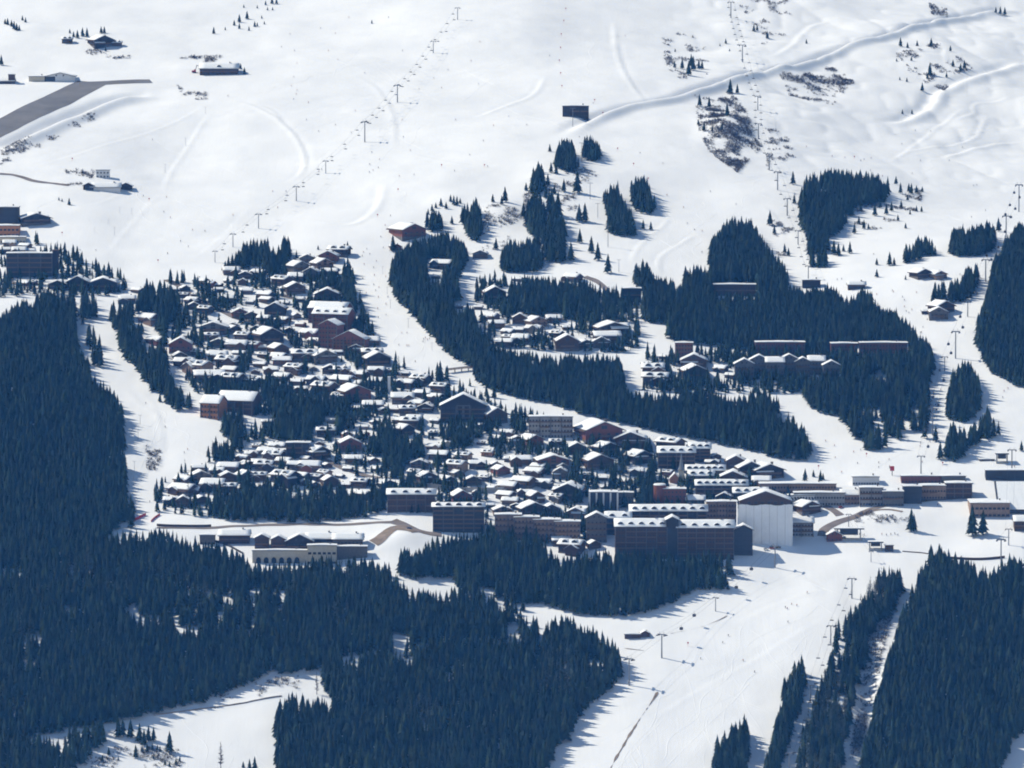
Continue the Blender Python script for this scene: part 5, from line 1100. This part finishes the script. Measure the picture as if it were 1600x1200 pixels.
TMK = [(22, 42, 'at the upper left corner'), (125, 56, 'behind the upper left restaurant'), (372, 40, 'on the slope above the lodge'), (418, 12, 'at the top edge left'), (380, 112, 'beside the upper lodge'), (2, 102, 'above the airfield office'), (100, 316, 'on the snowfield near the farmstead'), (581, 37, 'alone on the top slope'), (883, 245, 'on the ridge below the top station'), (925, 245, 'right of the ridge group'), (840, 282, 'on the left ridge flank'), (880, 298, 'under the ridge top'),
       (1078, 108, 'left of the cat track'), (1135, 72, 'above the cat track'), (1185, 50, 'by the upper chairlift'), (1145, 146, 'right under the cat track'), (1110, 190, 'on the shrub knoll'), (1240, 300, 'left of the oblong wood'), (1425, 80, 'upper part of upper right slope'), (1495, 105, 'right part of upper right slope'), (1440, 125, 'lower part of upper right slope'), (1563, 22, 'at the top right'), (1417, 178, 'below the curved piste'), (1420, 305, 'right of the oblong wood'), (1415, 338, 'lower right of oblong wood'), (1355, 345, 'below the oblong wood'), (1215, 375, 'beside the right chairlift'), (1312, 398, 'at the oblong wood tip'), (1385, 420, 'left of the twin-gabled restaurant'), (1560, 362, 'by the right gondola'),
       (1426, 830, 'on the mound by the car park'), (1528, 838, 'below the sports hall'), (1272, 750, 'behind the low gallery'), (1467, 705, 'beside the tapering clump'), (1596, 705, 'at the right edge'), (575, 527, 'beside the lowest red hotel'), (520, 387, 'at the village top'), (935, 410, 'beside the drag lift foot'), (908, 360, 'left of the drag lift clump'), (1011, 358, 'right of the drag lift clump'), (865, 400, 'at the ridge foot'), (860, 345, 'on the middle ridge'), (822, 340, 'on the ridge left side'), (780, 318, 'on the knoll top right'), (695, 322, 'along the knoll skyline'), (850, 375, 'on the lower ridge'),
       (210, 1155, 'on the bottom left snow'), (240, 1176, 'on the bottom left saplings patch'), (270, 1192, 'at the bottom edge left'), (390, 1202, 'at the bottom edge centre left'), (640, 900, 'left of the hotel wood'), (350, 718, 'below the long lodge'), (811, 957, 'on the narrow snow path'), (495, 1085, 'beside the foreground path'), (1348, 970, 'at the shaded gully'), (205, 825, 'at the narrow piste outlet'),
       (300, 470, 'in the upper left village'), (380, 500, 'in the upper village middle'), (460, 530, 'left of red hotels'), (340, 590, 'around the long lodge'), (440, 600, 'in the village middle left'), (540, 620, 'in the village middle'), (640, 640, 'near the great hall'), (420, 740, 'in lower left village'), (520, 760, 'in the lower village'), (620, 760, 'near the lower terrace'), (720, 740, 'above the retaining wall'), (800, 720, 'below the grey hotel'), (880, 750, 'near the stepped flats'), (960, 740, 'near church square'), (1040, 740, 'beside the church'), (1120, 760, 'behind the wrapped building'), (800, 510, 'in the hamlet left'), (900, 520, 'in the hamlet right'), (1100, 580, 'near the pale chalet hotel'), (1240, 590, 'below the pale chalet hotel'), (100, 440, 'near the left apartment block')]
name_all(TREES, TMK, lambda i: 'larch' if i[4] else 'spruce', 'tree', 'single trees on the slopes and in the village', lambda i: 'bare brown' if i[4] else ('tall dark' if i[3] > 15 else ('small dark' if i[3] < 8 else 'dark green')))
SMK = [(470, 110, 'high on the left chairlift slope'), (580, 40, 'near the top edge'), (560, 205, 'beside the long chairlift'), (590, 265, 'in the group below the chairlift'), (740, 245, 'on the central slope'), (430, 310, 'on the lower left slope'), (600, 360, 'at the top of steep piste'), (580, 430, 'on the upper steep piste'), (590, 485, 'on the middle steep piste'), (640, 540, 'on the lower steep piste'), (1080, 350, 'on the piste right of the ridge'), (1312, 438, 'at the small dark station'), (1405, 465, 'on the crowded piste below the restaurant'), (1518, 340, 'near the right gondola'), (1000, 200, 'by the cat track'), (1300, 240, 'on the upper right snowfield'), (200, 200, 'below the runway'), (180, 390, 'above the left terrace'), (250, 690, 'on the left open piste'), (1380, 836, 'queueing by the lift platform'), (1570, 615, 'at the right edge piste'), (1480, 700, 'on the lower right pistes'), (1150, 1005, 'on the wide lower piste'), (1350, 715, 'above the ticket hall'), (680, 130, 'on the upper middle slope'), (1440, 560, 'on the gondola piste'), (1465, 790, 'on the mound above car park')]
name_all(SKIERS, SMK, lambda i: 'skier', 'person', 'skiers spread over the pistes', lambda i: i[3] + ' jacket')
name_all(MARK, [(878, 80, 'in the central line of markers'), (980, 240, 'along the right-hand piste'), (170, 330, 'on the left snowfield'), (1350, 500, 'on the right pistes'), (650, 290, 'on the steep piste head'), (1075, 1010, 'on the lower piste')], lambda i: 'piste marker', 'piste marker', 'red piste markers', lambda i: 'red pole')
name_all(CARS, [(1335, 789, 'on the car park road'), (1205, 858, 'below the wrapped building'), (690, 764, 'on the mid-village road'), (480, 500, 'on the upper village roads'), (590, 580, 'on the road below the steep piste'), (1432, 785, 'before the brown lift station'), (640, 827, 'on the lower village road')], lambda i: 'car', 'car', 'cars parked in the resort', lambda i: i[3] + ' hatchback')
# ------------------------------------------------------------------ haze: the blue air between the camera and the mountainside
hm = bpy.data.materials.new('haze'); hm.use_nodes = True
nt = hm.node_tree; nt.nodes.clear()
pv = nt.nodes.new('ShaderNodeVolumePrincipled'); ho = nt.nodes.new('ShaderNodeOutputMaterial')
pv.inputs['Color'].default_value = (0.085, 0.36, 1.0, 1); pv.inputs['Absorption Color'].default_value = (1, 1, 1, 1)
pv.inputs['Density'].default_value = 2.0e-5; pv.inputs['Anisotropy'].default_value = 0.0
nt.links.new(pv.outputs[0], ho.inputs['Volume'])
zt = float(HH.max()) + 25; zb = float(HH.min()) - 1.5
hz = MB().box(-2460, 2460, -960, 8220, zb, zt).build('haze', hm); hz['kind'] = 'stuff'; hz['label'] = 'thin blue haze filling the valley air'
